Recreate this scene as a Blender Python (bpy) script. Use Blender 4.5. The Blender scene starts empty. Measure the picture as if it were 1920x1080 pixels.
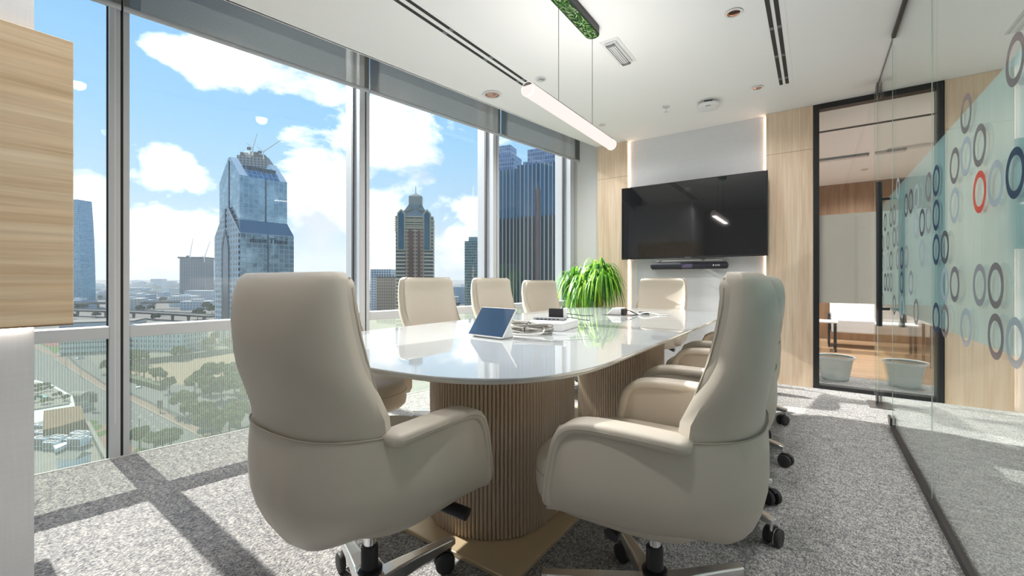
import bpy, math, random
from math import sin, cos, pi, radians as RAD, sqrt, atan2
from mathutils import Vector, Matrix

random.seed(11)
SC = bpy.context.scene
COL = SC.collection

# ------------------------------------------------------------------ camera
FPX = 802.0; HZ = 525.0; CH = 1.0
YAW = math.atan(567 / 802)
cam = bpy.data.cameras.new('camera'); camo = bpy.data.objects.new('camera', cam); COL.objects.link(camo)
cam.sensor_width = 36.0; cam.lens = FPX * 36 / 1920
cam.shift_y = -(540 - HZ) / 1920
cam.clip_start = 0.02; cam.clip_end = 20000
camo.location = (0, 0, CH); camo.rotation_euler = (pi / 2, 0, YAW)
SC.camera = camo
SC.view_settings.view_transform = 'Standard'; SC.view_settings.look = 'None'
SC.view_settings.gamma = 1.0; SC.view_settings.use_curve_mapping = False
SC.view_settings.exposure = 0.0
cy = SC.cycles
cy.use_denoising = True
cy.max_bounces = 10; cy.diffuse_bounces = 6; cy.glossy_bounces = 6; cy.transmission_bounces = 6
cy.transparent_max_bounces = 24; cy.sample_clamp_indirect = 6.0
cy.caustics_reflective = False; cy.caustics_refractive = False

FW = Vector((-sin(YAW), cos(YAW), 0)); RT = Vector((cos(YAW), sin(YAW), 0))
def ray(x, y): return FW + RT * ((x - 960) / FPX) + Vector((0, 0, 1)) * ((HZ - y) / FPX)
def gp(x, y, z):            # point seen at a pixel, on the level z
    r = ray(x, y); t = (z - CH) / r.z
    return Vector((0, 0, CH)) + r * t
def dp(x, d, z=0.0):        # point in the direction of a pixel column, at depth d
    r = ray(x, HZ) * d
    return Vector((r.x, r.y, z))
GZ = -49.0                  # street level

# ------------------------------------------------------------------ node helpers
def new_mat(name):
    m = bpy.data.materials.new(name); m.use_nodes = True
    nt = m.node_tree; nt.nodes.clear()
    out = nt.nodes.new('ShaderNodeOutputMaterial')
    return m, nt, out
def N(nt, t, **k):
    n = nt.nodes.new(t)
    for a, b in k.items():
        if a in ('operation', 'blend_type', 'data_type', 'noise_dimensions', 'wave_type', 'bands_direction', 'feature', 'distribution', 'mode', 'interpolation', 'use_clamp', 'rotation_type', 'wave_profile'):
            setattr(n, a, b)
        else:
            n.inputs[a].default_value = b
    return n
def L(nt, a, b): nt.links.new(a, b)
def mth(nt, op, a, b=None, c=None, clamp=False):
    n = nt.nodes.new('ShaderNodeMath'); n.operation = op; n.use_clamp = clamp
    for i, v in enumerate((a, b, c)):
        if v is None: continue
        if isinstance(v, (int, float)): n.inputs[i].default_value = v
        else: nt.links.new(v, n.inputs[i])
    return n.outputs[0]
def mixc(nt, fac, a, b, blend='MIX'):
    n = nt.nodes.new('ShaderNodeMix'); n.data_type = 'RGBA'; n.blend_type = blend
    for i, v in ((0, fac), (6, a), (7, b)):
        if isinstance(v, (int, float)): n.inputs[i].default_value = v
        elif isinstance(v, (tuple, list)): n.inputs[i].default_value = tuple(v) + ((1,) if len(v) == 3 else ())
        else: nt.links.new(v, n.inputs[i])
    return n.outputs[2]
def c4(c): return tuple(c) + (1,)
def srgb(r, g, b):
    return tuple(((v / 255) / 12.92 if v / 255 <= .04045 else ((v / 255 + .055) / 1.055) ** 2.4) for v in (r, g, b))

# ------------------------------------------------------------------ world
def build_world():
    w = bpy.data.worlds.new('sky'); SC.world = w; w.use_nodes = True
    nt = w.node_tree; nt.nodes.clear()
    out = nt.nodes.new('ShaderNodeOutputWorld'); bg = nt.nodes.new('ShaderNodeBackground')
    L(nt, bg.outputs[0], out.inputs[0])
    tc = nt.nodes.new('ShaderNodeTexCoord'); sep = nt.nodes.new('ShaderNodeSeparateXYZ')
    L(nt, tc.outputs['Generated'], sep.inputs[0])
    X, Y, Z = sep.outputs
    az = mth(nt, 'ARCTAN2', X, Y); el = mth(nt, 'ARCSINE', Z)
    # blue gradient over the elevation
    r = nt.nodes.new('ShaderNodeValToRGB'); cr = r.color_ramp
    L(nt, mth(nt, 'MULTIPLY', el, 1 / 1.2, clamp=True), r.inputs[0])
    cr.elements[0].position = 0.0; cr.elements[0].color = c4((.82, .89, .93))
    cr.elements[1].position = 1.0; cr.elements[1].color = c4((.07, .24, .62))
    for p, c in ((.05, (.74, .87, .98)), (.13, (.50, .76, 1.0)), (.25, (.34, .67, 1.0)), (.42, (.24, .57, 1.0)), (.6, (.20, .50, .95))):
        e = cr.elements.new(p); e.color = c4(c)
    # clouds: banks placed over the city, broken up by fractal noise
    mp = nt.nodes.new('ShaderNodeCombineXYZ')
    L(nt, mth(nt, 'MULTIPLY', az, 1.0), mp.inputs[0]); L(nt, mth(nt, 'MULTIPLY', el, 1.5), mp.inputs[1])
    n1 = N(nt, 'ShaderNodeTexNoise', Scale=7.0, Detail=9.0, Roughness=.58, Distortion=.25); L(nt, mp.outputs[0], n1.inputs['Vector'])
    n2 = N(nt, 'ShaderNodeTexNoise', Scale=4.2, Detail=6.0, Roughness=.5, Distortion=.3)
    ofs = nt.nodes.new('ShaderNodeVectorMath'); ofs.operation = 'ADD'; ofs.inputs[1].default_value = (3.1, .07, 1.7)
    L(nt, mp.outputs[0], ofs.inputs[0]); L(nt, ofs.outputs[0], n2.inputs['Vector'])
    # banks: (pixel x, y of the centre, half width, half height, weight)
    banks = [(320, 95, 80, 34, .9), (430, 125, 130, 45, 1.0), (560, 155, 110, 48, .95), (360, 200, 40, 25, .35),
             (310, 330, 75, 58, 1.0), (300, 430, 130, 70, .9), (165, 400, 60, 85, 1.0), (420, 450, 100, 50, .5), (395, 260, 25, 16, .35),
             (600, 370, 80, 130, 1.1), (480, 480, 250, 45, .7), (735, 260, 115, 75, 1.1), (700, 420, 60, 130, .9), (800, 340, 60, 60, .6),
             (850, 455, 60, 50, .9), (890, 400, 40, 60, .8), (1055, 390, 16, 60, .9), (750, 490, 160, 40, .6), (60, 200, 60, 200, .3)]
    acc = None
    for (x, y, hw, hh, wt) in banks:
        v = ray(x, y).normalized(); a0 = atan2(v.x, v.y); e0 = math.asin(v.z)
        v2 = ray(x + hw, y).normalized(); da = abs(atan2(v2.x, v2.y) - a0)
        v3 = ray(x, y - hh).normalized(); de = abs(math.asin(v3.z) - e0)
        p = mth(nt, 'MULTIPLY', mth(nt, 'SUBTRACT', az, a0), 1 / da); q = mth(nt, 'MULTIPLY', mth(nt, 'SUBTRACT', el, e0), 1 / de)
        d2 = mth(nt, 'ADD', mth(nt, 'MULTIPLY', p, p), mth(nt, 'MULTIPLY', q, q))
        g = mth(nt, 'MULTIPLY', mth(nt, 'EXPONENT', mth(nt, 'MULTIPLY', d2, -.9)), wt)
        acc = g if acc is None else mth(nt, 'MAXIMUM', acc, g)
    # away from the view: scattered clouds from low noise
    cov = mth(nt, 'MULTIPLY', acc, .62)
    dens = mth(nt, 'ADD', cov, mth(nt, 'MULTIPLY', mth(nt, 'SUBTRACT', n1.outputs[0], .5), 1.5))
    dens = mth(nt, 'MULTIPLY', mth(nt, 'SUBTRACT', dens, .24), 4.5, clamp=True)
    shade = nt.nodes.new('ShaderNodeValToRGB')
    L(nt, n2.outputs[0], shade.inputs[0])
    shade.color_ramp.elements[0].position = .36; shade.color_ramp.elements[0].color = c4((.80, .86, .95))
    shade.color_ramp.elements[1].position = .56; shade.color_ramp.elements[1].color = c4((1.9, 1.9, 1.9))
    sky = mixc(nt, dens, r.outputs[0], shade.outputs[0])
    # pale band over the horizon and the ground side of the sphere
    hz = mth(nt, 'SUBTRACT', 1.0, mth(nt, 'MULTIPLY', el, 1 / .07), clamp=True)
    sky = mixc(nt, mth(nt, 'MULTIPLY', hz, .7), sky, (.90, .95, .96))
    below = mth(nt, 'LESS_THAN', el, 0.0)
    sky = mixc(nt, below, sky, (.45, .46, .44))
    L(nt, sky, bg.inputs[0]); bg.inputs[1].default_value = 1.0
    w.cycles.sampling_method = 'MANUAL'; w.cycles.sample_map_resolution = 1024
build_world()

# ------------------------------------------------------------------ sun and glint
def light(name, kind, loc, energy, color=(1, 1, 1), **k):
    l = bpy.data.lights.new(name, kind); o = bpy.data.objects.new(name, l); COL.objects.link(o)
    o.location = loc; l.energy = energy; l.color = color
    for a, b in k.items(): setattr(l, a, b)
    return o
def aim(o, d): o.rotation_euler = Vector(d).to_track_quat('-Z', 'Y').to_euler()
SUN_EL = RAD(44.5); SUN_AZ = RAD(-1.5)
sund = Vector((cos(SUN_EL) * cos(SUN_AZ), cos(SUN_EL) * sin(SUN_AZ), -sin(SUN_EL)))
sun = light('sun', 'SUN', (-30, 0, 40), 7.7, (1.0, .96, .90), angle=RAD(.55)); aim(sun, sund)
# sunlight mirrored into the far half of the room by the glass tower across the avenue
GL = Vector((-60.0, 1.4, 35.0))
glint = light('glint_from_glass_tower', 'SPOT', GL, 640000, (1.0, .97, .92), spot_size=RAD(4.4), spot_blend=.12, shadow_soft_size=.35)
aim(glint, Vector((0.0, 3.55, .2)) - GL)

# lamp energies
E_DOWN = 37.0
E_UP = 3.2; E_PEND = 6.0; E_CORR = 130.0; E_NEXT = 230.0

# ------------------------------------------------------------------ mesh builder
class MB:
    def __init__(s): s.v = []; s.f = []
    def add(s, vs, fs):
        b = len(s.v); s.v += [tuple(p) for p in vs]; s.f += [tuple(i + b for i in f) for f in fs]; return s
    def box(s, a, b, M=None):
        x0, y0, z0 = a; x1, y1, z1 = b
        vs = [Vector(p) for p in ((x0, y0, z0), (x1, y0, z0), (x1, y1, z0), (x0, y1, z0), (x0, y0, z1), (x1, y0, z1), (x1, y1, z1), (x0, y1, z1))]
        if M is not None: vs = [M @ p for p in vs]
        return s.add(vs, [(0, 3, 2, 1), (4, 5, 6, 7), (0, 1, 5, 4), (1, 2, 6, 5), (2, 3, 7, 6), (3, 0, 4, 7)])
    def prism(s, poly, z0, z1, M=None):
        n = len(poly)
        vs = [Vector((p[0], p[1], z0)) for p in poly] + [Vector((p[0], p[1], z1)) for p in poly]
        if M is not None: vs = [M @ p for p in vs]
        return s.add(vs, [tuple(range(n - 1, -1, -1)), tuple(range(n, 2 * n))] + [(i, (i + 1) % n, n + (i + 1) % n, n + i) for i in range(n)])
    def loft(s, rings, cap0=True, cap1=True, closed=True):
        n = len(rings[0]); b = len(s.v); s.v += [tuple(p) for r in rings for p in r]
        m = n if closed else n - 1
        for k in range(len(rings) - 1):
            for i in range(m):
                j = (i + 1) % n
                s.f.append((b + k * n + i, b + k * n + j, b + (k + 1) * n + j, b + (k + 1) * n + i))
        if cap0: s.f.append(tuple(b + i for i in range(n - 1, -1, -1)))
        if cap1: s.f.append(tuple(b + (len(rings) - 1) * n + i for i in range(n)))
        return s
    def lathe(s, prof, c=(0, 0, 0), n=24, M=None, cap0=True, cap1=True):
        rings = []
        for (r, z) in prof:
            ring = [Vector((c[0] + r * cos(2 * pi * i / n), c[1] + r * sin(2 * pi * i / n), c[2] + z)) for i in range(n)]
            if M is not None: ring = [M @ p for p in ring]
            rings.append(ring)
        return s.loft(rings, cap0, cap1)
    def cyl(s, p0, p1, r0, r1=None, n=12):
        r1 = r0 if r1 is None else r1
        p0 = Vector(p0); p1 = Vector(p1); d = (p1 - p0).normalized()
        u = d.orthogonal().normalized(); w = d.cross(u)
        rings = [[p + u * (r * cos(2 * pi * i / n)) + w * (r * sin(2 * pi * i / n)) for i in range(n)] for p, r in ((p0, r0), (p1, r1))]
        return s.loft(rings)
    def tube(s, pts, r, n=8, up=None, rx=None, caps=True):
        pts = [Vector(p) for p in pts]; rings = []
        prev = None
        for k, p in enumerate(pts):
            a = pts[max(0, k - 1)]; b = pts[min(len(pts) - 1, k + 1)]
            d = (b - a).normalized()
            if up is not None: u = Vector(up).cross(d).normalized()
            else:
                u = d.orthogonal().normalized() if prev is None else (prev - d * prev.dot(d)).normalized()
            prev = u; w = d.cross(u)
            rr = r[k] if isinstance(r, (list, tuple)) else r
            ru = rr if rx is None else (rx[k] if isinstance(rx, (list, tuple)) else rx)
            rings.append([p + u * (ru * cos(2 * pi * i / n)) + w * (rr * sin(2 * pi * i / n)) for i in range(n)])
        return s.loft(rings, caps, caps)
    def build(s, name, mat, parent=None, smooth=False, bevel=0, bseg=2, sub=0, auto=None):
        me = bpy.data.meshes.new(name); me.from_pydata(s.v, [], s.f)
        me.validate(); me.update()
        if mat: me.materials.append(mat)
        if smooth or auto:
            for p in me.polygons: p.use_smooth = True
            if auto:
                try: me.set_sharp_from_angle(angle=RAD(auto))
                except Exception: pass
        o = bpy.data.objects.new(name, me); COL.objects.link(o)
        if parent is not None: o.parent = parent
        if bevel:
            b = o.modifiers.new('bevel', 'BEVEL'); b.width = bevel; b.segments = bseg; b.limit_method = 'ANGLE'; b.angle_limit = RAD(40)
        if sub:
            q = o.modifiers.new('sub', 'SUBSURF'); q.levels = sub; q.render_levels = sub
        return o
def fix_normals(o):
    import bmesh
    bm = bmesh.new(); bm.from_mesh(o.data); bmesh.ops.recalc_face_normals(bm, faces=bm.faces); bm.to_mesh(o.data); bm.free()
def empty(name, loc=(0, 0, 0), rz=0.0, label=None, cat=None, group=None, kind=None):
    o = bpy.data.objects.new(name, None); COL.objects.link(o); o.location = loc; o.rotation_euler = (0, 0, rz)
    o.empty_display_size = .1
    tag(o, label, cat, group, kind); return o
def tag(o, label=None, cat=None, group=None, kind=None):
    if label: o['label'] = label
    if cat: o['category'] = cat
    if group: o['group'] = group
    if kind: o['kind'] = kind
    return o
def struct(o): o['kind'] = 'structure'; return o
def copy_tree(o, parent=None):
    c = o.copy(); COL.objects.link(c)
    if parent is not None: c.parent = parent
    for ch in o.children: copy_tree(ch, c)
    return c
def catmull(pts, n):
    P = [Vector(p) for p in pts]; out = []
    P = [P[0] * 2 - P[1]] + P + [P[-1] * 2 - P[-2]]
    for k in range(1, len(P) - 2):
        for i in range(n):
            t = i / n
            out.append(.5 * ((2 * P[k]) + (P[k + 1] - P[k - 1]) * t + (2 * P[k - 1] - 5 * P[k] + 4 * P[k + 1] - P[k + 2]) * t * t + (-P[k - 1] + 3 * P[k] - 3 * P[k + 1] + P[k + 2]) * t ** 3))
    out.append(P[-2]); return out

# ------------------------------------------------------------------ materials
def pbr(name, col, rough=.5, metal=0.0, spec=.5, bump=None, coat=0.0, var=None, emis=None, estr=1.0, trans=0.0, ior=1.45, sub=None, alpha=None):
    m, nt, out = new_mat(name)
    b = nt.nodes.new('ShaderNodeBsdfPrincipled'); L(nt, b.outputs[0], out.inputs[0])
    b.inputs['Base Color'].default_value = c4(col); b.inputs['Roughness'].default_value = rough; b.inputs['Metallic'].default_value = metal
    b.inputs['Specular IOR Level'].default_value = spec; b.inputs['Coat Weight'].default_value = coat; b.inputs['IOR'].default_value = ior
    b.inputs['Transmission Weight'].default_value = trans
    if coat: b.inputs['Coat Roughness'].default_value = .01
    if emis: b.inputs['Emission Color'].default_value = c4(emis); b.inputs['Emission Strength'].default_value = estr
    tc = nt.nodes.new('ShaderNodeTexCoord')
    if var:      # (scale, amount)
        n = N(nt, 'ShaderNodeTexNoise', Scale=var[0], Detail=5.0); L(nt, tc.outputs['Object'], n.inputs['Vector'])
        lo = tuple(max(0, c * (1 - var[1])) for c in col); hi = tuple(min(1, c * (1 + var[1])) for c in col)
        L(nt, mixc(nt, n.outputs[0], lo, hi), b.inputs['Base Color'])
    if bump:     # (scale, strength, distance)
        n = N(nt, 'ShaderNodeTexNoise', Scale=bump[0], Detail=4.0); L(nt, tc.outputs['Object'], n.inputs['Vector'])
        bp = N(nt, 'ShaderNodeBump', Strength=bump[1], Distance=bump[2]); L(nt, n.outputs[0], bp.inputs['Height']); L(nt, bp.outputs[0], b.inputs['Normal'])
    return m
def emit(name, col, st):
    m, nt, out = new_mat(name); e = nt.nodes.new('ShaderNodeEmission'); e.inputs[0].default_value = c4(col); e.inputs[1].default_value = st
    L(nt, e.outputs[0], out.inputs[0]); return m
def glassy(name, tint, refl_boost=1.0, ior=1.5, haze=None, stripes=None):
    """thin architectural glass: straight-through transmission with Fresnel reflection; haze = (colour, amount) of a film"""
    m, nt, out = new_mat(name)
    tr = nt.nodes.new('ShaderNodeBsdfTransparent'); tr.inputs[0].default_value = c4(tint)
    gl = nt.nodes.new('ShaderNodeBsdfGlossy'); gl.inputs['Roughness'].default_value = 0.0; gl.inputs['Color'].default_value = c4((.95, .98, .97))
    fr = nt.nodes.new('ShaderNodeFresnel'); ge = nt.nodes.new('ShaderNodeNewGeometry')
    L(nt, mth(nt, 'MULTIPLY_ADD', ge.outputs['Backfacing'], 1 / ior - ior, ior), fr.inputs['IOR'])      # the same reflection from either face of the sheet
    fac = mth(nt, 'MULTIPLY', fr.outputs[0], refl_boost, clamp=True)
    base = tr.outputs[0]
    if haze or stripes:
        df = nt.nodes.new('ShaderNodeBsdfDiffuse'); tl = nt.nodes.new('ShaderNodeBsdfTranslucent')
        df.inputs[0].default_value = c4(haze[0]); tl.inputs[0].default_value = c4(haze[0])
        mx = nt.nodes.new('ShaderNodeMixShader'); mx.inputs[0].default_value = .5
        L(nt, df.outputs[0], mx.inputs[1]); L(nt, tl.outputs[0], mx.inputs[2])
        m2 = nt.nodes.new('ShaderNodeMixShader'); L(nt, tr.outputs[0], m2.inputs[1]); L(nt, mx.outputs[0], m2.inputs[2])
        m2.inputs[0].default_value = haze[1]
        if stripes:
            tc = nt.nodes.new('ShaderNodeTexCoord'); sp = nt.nodes.new('ShaderNodeSeparateXYZ'); L(nt, tc.outputs['Object'], sp.inputs[0])
            fx = mth(nt, 'FRACT', mth(nt, 'MULTIPLY', sp.outputs[0], 1 / stripes[0]))
            st = mth(nt, 'LESS_THAN', fx, stripes[1])
            L(nt, mth(nt, 'MULTIPLY_ADD', st, stripes[2], haze[1]), m2.inputs[0])
        base = m2.outputs[0]
    mix = nt.nodes.new('ShaderNodeMixShader'); L(nt, fac, mix.inputs[0]); L(nt, base, mix.inputs[1]); L(nt, gl.outputs[0], mix.inputs[2])
    L(nt, mix.outputs[0], out.inputs[0]); return m
def wood_mat(name, c0, c1, c2, axis='Z', scale=1.0, rough=.45):
    m, nt, out = new_mat(name)
    b = nt.nodes.new('ShaderNodeBsdfPrincipled'); L(nt, b.outputs[0], out.inputs[0]); b.inputs['Roughness'].default_value = rough
    b.inputs['Specular IOR Level'].default_value = .3
    tc = nt.nodes.new('ShaderNodeTexCoord'); mp = nt.nodes.new('ShaderNodeMapping'); L(nt, tc.outputs['Object'], mp.inputs[0])
    st = {'X': (1, 18, 18), 'Y': (26, 1, 26), 'Z': (18, 18, 1)}[axis]; mp.inputs['Scale'].default_value = tuple(v * scale for v in st)
    n = N(nt, 'ShaderNodeTexNoise', Scale=1.0, Detail=8.0, Roughness=.62, Distortion=.35); L(nt, mp.outputs[0], n.inputs['Vector'])
    mp2 = nt.nodes.new('ShaderNodeMapping'); L(nt, tc.outputs['Object'], mp2.inputs[0]); st2 = {'X': (1.2, 90, 90), 'Y': (90, 1.2, 90), 'Z': (90, 90, 1.2)}[axis]
    mp2.inputs['Scale'].default_value = tuple(v * scale for v in st2)
    n2 = N(nt, 'ShaderNodeTexNoise', Scale=1.0, Detail=4.0, Roughness=.6); L(nt, mp2.outputs[0], n2.inputs['Vector'])
    r = nt.nodes.new('ShaderNodeValToRGB'); L(nt, n.outputs[0], r.inputs[0])
    r.color_ramp.elements[0].position = .32; r.color_ramp.elements[0].color = c4(c0)
    r.color_ramp.elements[1].position = .68; r.color_ramp.elements[1].color = c4(c2)
    e = r.color_ramp.elements.new(.5); e.color = c4(c1)
    fine = mth(nt, 'MULTIPLY_ADD', n2.outputs[0], .5, .75)
    vm = nt.nodes.new('ShaderNodeVectorMath'); vm.operation = 'SCALE'; L(nt, r.outputs[0], vm.inputs[0]); L(nt, fine, vm.inputs[3])
    L(nt, vm.outputs[0], b.inputs['Base Color'])
    bp = N(nt, 'ShaderNodeBump', Strength=.15, Distance=.002); L(nt, n2.outputs[0], bp.inputs['Height']); L(nt, bp.outputs[0], b.inputs['Normal'])
    return m
def carpet_mat(name, dark, mid, light_, scale=1.0):
    m, nt, out = new_mat(name)
    b = nt.nodes.new('ShaderNodeBsdfPrincipled'); L(nt, b.outputs[0], out.inputs[0]); b.inputs['Roughness'].default_value = .95
    b.inputs['Specular IOR Level'].default_value = .1
    tc = nt.nodes.new('ShaderNodeTexCoord'); mp = nt.nodes.new('ShaderNodeMapping'); L(nt, tc.outputs['Object'], mp.inputs[0])
    mp.inputs['Scale'].default_value = (1.0 * scale, .55 * scale, 1); mp.inputs['Rotation'].default_value = (0, 0, RAD(15))
    vo = N(nt, 'ShaderNodeTexVoronoi', Scale=260.0); L(nt, mp.outputs[0], vo.inputs['Vector'])
    n1 = N(nt, 'ShaderNodeTexNoise', Scale=170.0, Detail=3.0, Roughness=.6); L(nt, mp.outputs[0], n1.inputs['Vector'])
    mp2 = nt.nodes.new('ShaderNodeMapping'); L(nt, tc.outputs['Object'], mp2.inputs[0]); mp2.inputs['Scale'].default_value = (5, 14, 1); mp2.inputs['Rotation'].default_value = (0, 0, RAD(2))
    n2 = N(nt, 'ShaderNodeTexNoise', Scale=2.6, Detail=8.0, Roughness=.78); L(nt, mp2.outputs[0], n2.inputs['Vector'])
    sepc = nt.nodes.new('ShaderNodeSeparateXYZ'); L(nt, vo.outputs['Color'], sepc.inputs[0])
    f = mth(nt, 'ADD', mth(nt, 'MULTIPLY', sepc.outputs[0], .42), mth(nt, 'ADD', mth(nt, 'MULTIPLY', n1.outputs[0], .35), mth(nt, 'MULTIPLY', n2.outputs[0], .65)))
    f = mth(nt, 'SUBTRACT', f, .22)
    r = nt.nodes.new('ShaderNodeValToRGB'); L(nt, f, r.inputs[0])
    r.color_ramp.elements[0].position = .22; r.color_ramp.elements[0].color = c4(dark)
    r.color_ramp.elements[1].position = .80; r.color_ramp.elements[1].color = c4(light_)
    e = r.color_ramp.elements.new(.5); e.color = c4(mid)
    L(nt, r.outputs[0], b.inputs['Base Color'])
    hh = mth(nt, 'SUBTRACT', 1.0, vo.outputs['Distance'])
    bp = N(nt, 'ShaderNodeBump', Strength=.55, Distance=.004); L(nt, hh, bp.inputs['Height']); L(nt, bp.outputs[0], b.inputs['Normal'])
    return m
def linen_mat(name, col, amt=.06):
    m, nt, out = new_mat(name)
    b = nt.nodes.new('ShaderNodeBsdfPrincipled'); L(nt, b.outputs[0], out.inputs[0]); b.inputs['Roughness'].default_value = .8; b.inputs['Specular IOR Level'].default_value = .2
    tc = nt.nodes.new('ShaderNodeTexCoord'); acc = None
    for sc_ in ((160, 160, 6), (6, 6, 160)):
        mp = nt.nodes.new('ShaderNodeMapping'); L(nt, tc.outputs['Object'], mp.inputs[0]); mp.inputs['Scale'].default_value = sc_
        n = N(nt, 'ShaderNodeTexNoise', Scale=1.0, Detail=3.0); L(nt, mp.outputs[0], n.inputs['Vector'])
        acc = n.outputs[0] if acc is None else mth(nt, 'ADD', acc, n.outputs[0])
    f = mth(nt, 'MULTIPLY', acc, .5)
    L(nt, mixc(nt, f, tuple(c * (1 - amt * 2) for c in col), tuple(min(1, c * (1 + amt)) for c in col)), b.inputs['Base Color'])
    bp = N(nt, 'ShaderNodeBump', Strength=.2, Distance=.001); L(nt, f, bp.inputs['Height']); L(nt, bp.outputs[0], b.inputs['Normal'])
    return m
def facade_mat(name, frame, glass, pu, pz, fu, fz, rough=.12, metal=.0, glass2=None, patch=0.0, spec=.5, off=(0, 0)):
    """window grid in the object's own axes: pitch pu x pz metres, mullion fraction fu, floor-band fraction fz"""
    m, nt, out = new_mat(name)
    b = nt.nodes.new('ShaderNodeBsdfPrincipled'); L(nt, b.outputs[0], out.inputs[0]); b.inputs['Specular IOR Level'].default_value = spec
    tc = nt.nodes.new('ShaderNodeTexCoord'); sp = nt.nodes.new('ShaderNodeSeparateXYZ'); L(nt, tc.outputs['Object'], sp.inputs[0])
    sn = nt.nodes.new('ShaderNodeSeparateXYZ'); L(nt, tc.outputs['Normal'], sn.inputs[0])
    ax = mth(nt, 'GREATER_THAN', mth(nt, 'ABSOLUTE', sn.outputs[0]), .7)
    u = mth(nt, 'ADD', mth(nt, 'MULTIPLY', ax, sp.outputs[1]), mth(nt, 'MULTIPLY', mth(nt, 'SUBTRACT', 1.0, ax), sp.outputs[0]))
    uu = mth(nt, 'ADD', mth(nt, 'MULTIPLY', u, 1 / pu), 1000.0 + off[0]); zz = mth(nt, 'ADD', mth(nt, 'MULTIPLY', sp.outputs[2], 1 / pz), 1000.0 + off[1])
    wu = mth(nt, 'GREATER_THAN', mth(nt, 'FRACT', uu), fu); wz = mth(nt, 'GREATER_THAN', mth(nt, 'FRACT', zz), fz)
    win = mth(nt, 'MULTIPLY', wu, wz)
    up = mth(nt, 'LESS_THAN', sn.outputs[2], .75); win = mth(nt, 'MULTIPLY', win, up)
    cell = nt.nodes.new('ShaderNodeCombineXYZ'); L(nt, mth(nt, 'FLOOR', uu), cell.inputs[0]); L(nt, mth(nt, 'FLOOR', zz), cell.inputs[1]); L(nt, ax, cell.inputs[2])
    wn = nt.nodes.new('ShaderNodeTexWhiteNoise'); L(nt, cell.outputs[0], wn.inputs['Vector'])
    wv = wn.outputs['Value']
    if patch:      # broad bright and dark reflections painted into the glass colour, slightly uneven from pane to pane
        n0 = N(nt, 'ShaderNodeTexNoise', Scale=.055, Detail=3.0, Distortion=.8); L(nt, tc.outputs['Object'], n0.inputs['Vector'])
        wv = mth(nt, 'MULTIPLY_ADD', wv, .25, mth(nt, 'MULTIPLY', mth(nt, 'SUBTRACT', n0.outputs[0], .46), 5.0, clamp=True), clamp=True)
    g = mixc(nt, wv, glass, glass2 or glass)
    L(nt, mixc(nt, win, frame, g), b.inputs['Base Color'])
    L(nt, mth(nt, 'MULTIPLY_ADD', win, rough - .7, .7), b.inputs['Roughness']); L(nt, mth(nt, 'MULTIPLY', win, metal), b.inputs['Metallic'])
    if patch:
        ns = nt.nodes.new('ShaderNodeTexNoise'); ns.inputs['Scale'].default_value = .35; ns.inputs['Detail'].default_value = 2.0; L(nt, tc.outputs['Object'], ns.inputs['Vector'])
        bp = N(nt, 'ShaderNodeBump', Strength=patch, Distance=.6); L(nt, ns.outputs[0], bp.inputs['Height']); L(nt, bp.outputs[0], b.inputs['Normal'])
    return m

M = {}
M['ceiling'] = pbr('ceiling_paint', (.90, .90, .90), .9, spec=.2)
M['white_wall'] = pbr('white_plaster', (.84, .84, .84), .85, bump=(14, .25, .01))
M['linen'] = linen_mat('linen_wallpaper', srgb(228, 229, 232))
M['linen_white'] = linen_mat('linen_wallpaper_pale', srgb(228, 228, 229))
M['oak'] = wood_mat('light_oak', srgb(212, 184, 154), srgb(227, 203, 176), srgb(236, 217, 194), 'Z')
M['oak_h'] = wood_mat('light_oak_horizontal', srgb(204, 174, 138), srgb(222, 196, 162), srgb(234, 214, 184), 'Y')
M['oak_dark'] = wood_mat('brown_oak', srgb(128, 98, 74), srgb(148, 116, 88), srgb(164, 132, 104), 'Z')
M['parquet'] = wood_mat('parquet', srgb(118, 94, 72), srgb(140, 113, 88), srgb(158, 131, 104), 'X', rough=.35)
M['carpet'] = carpet_mat('carpet', srgb(90, 92, 97), srgb(152, 150, 150), srgb(212, 207, 201))
M['alu'] = pbr('window_aluminium', srgb(184, 187, 192), .45, spec=.5)
M['alu_edge'] = pbr('window_aluminium_edge', srgb(214, 214, 210), .5)
M['black'] = pbr('black_metal', (.02, .02, .022), .4)
M['gasket'] = pbr('black_gasket', (.03, .03, .03), .6)
M['steel'] = pbr('polished_aluminium', (.78, .78, .79), .22, metal=1.0)
M['chrome'] = pbr('chrome', (.85, .85, .86), .06, metal=1.0)
M['leather'] = pbr('beige_leather', srgb(194, 185, 172), .42, spec=.4, bump=(420, .12, .0006), var=(5, .03))
M['leather_seam'] = pbr('leather_piping', srgb(176, 166, 150), .5)
M['plastic'] = pbr('black_plastic', (.018, .018, .02), .38)
M['rubber'] = pbr('castor_rubber', (.03, .03, .032), .55)
M['bronze'] = pbr('champagne_metal', srgb(206, 184, 152), .28, metal=.25, spec=.5)
M['flute'] = pbr('fluted_walnut_champagne', srgb(190, 172, 152), .36, metal=.3)
M['table'] = pbr('white_glass_top', srgb(163, 167, 169), .35, spec=.5, coat=1.0)
M['table'].node_tree.nodes['Principled BSDF'].inputs['Coat IOR'].default_value = 2.0
M['table_edge'] = pbr('white_lacquer_edge', srgb(222, 224, 220), .3)
M['screen'] = pbr('tv_screen', (.012, .012, .014), .06, coat=.6)
M['white_plastic'] = pbr('white_plastic', srgb(232, 232, 232), .4)
M['grey_plastic'] = pbr('grey_plastic', srgb(120, 122, 126), .5)
M['fabric_dark'] = pbr('speaker_cloth', (.035, .037, .05), .8, bump=(900, .3, .001))
M['steel_dark'] = pbr('dark_brushed_plate', (.16, .15, .15), .35, metal=.9)
M['copper'] = pbr('copper_reflector', srgb(206, 160, 138), .12, metal=1.0)
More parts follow.
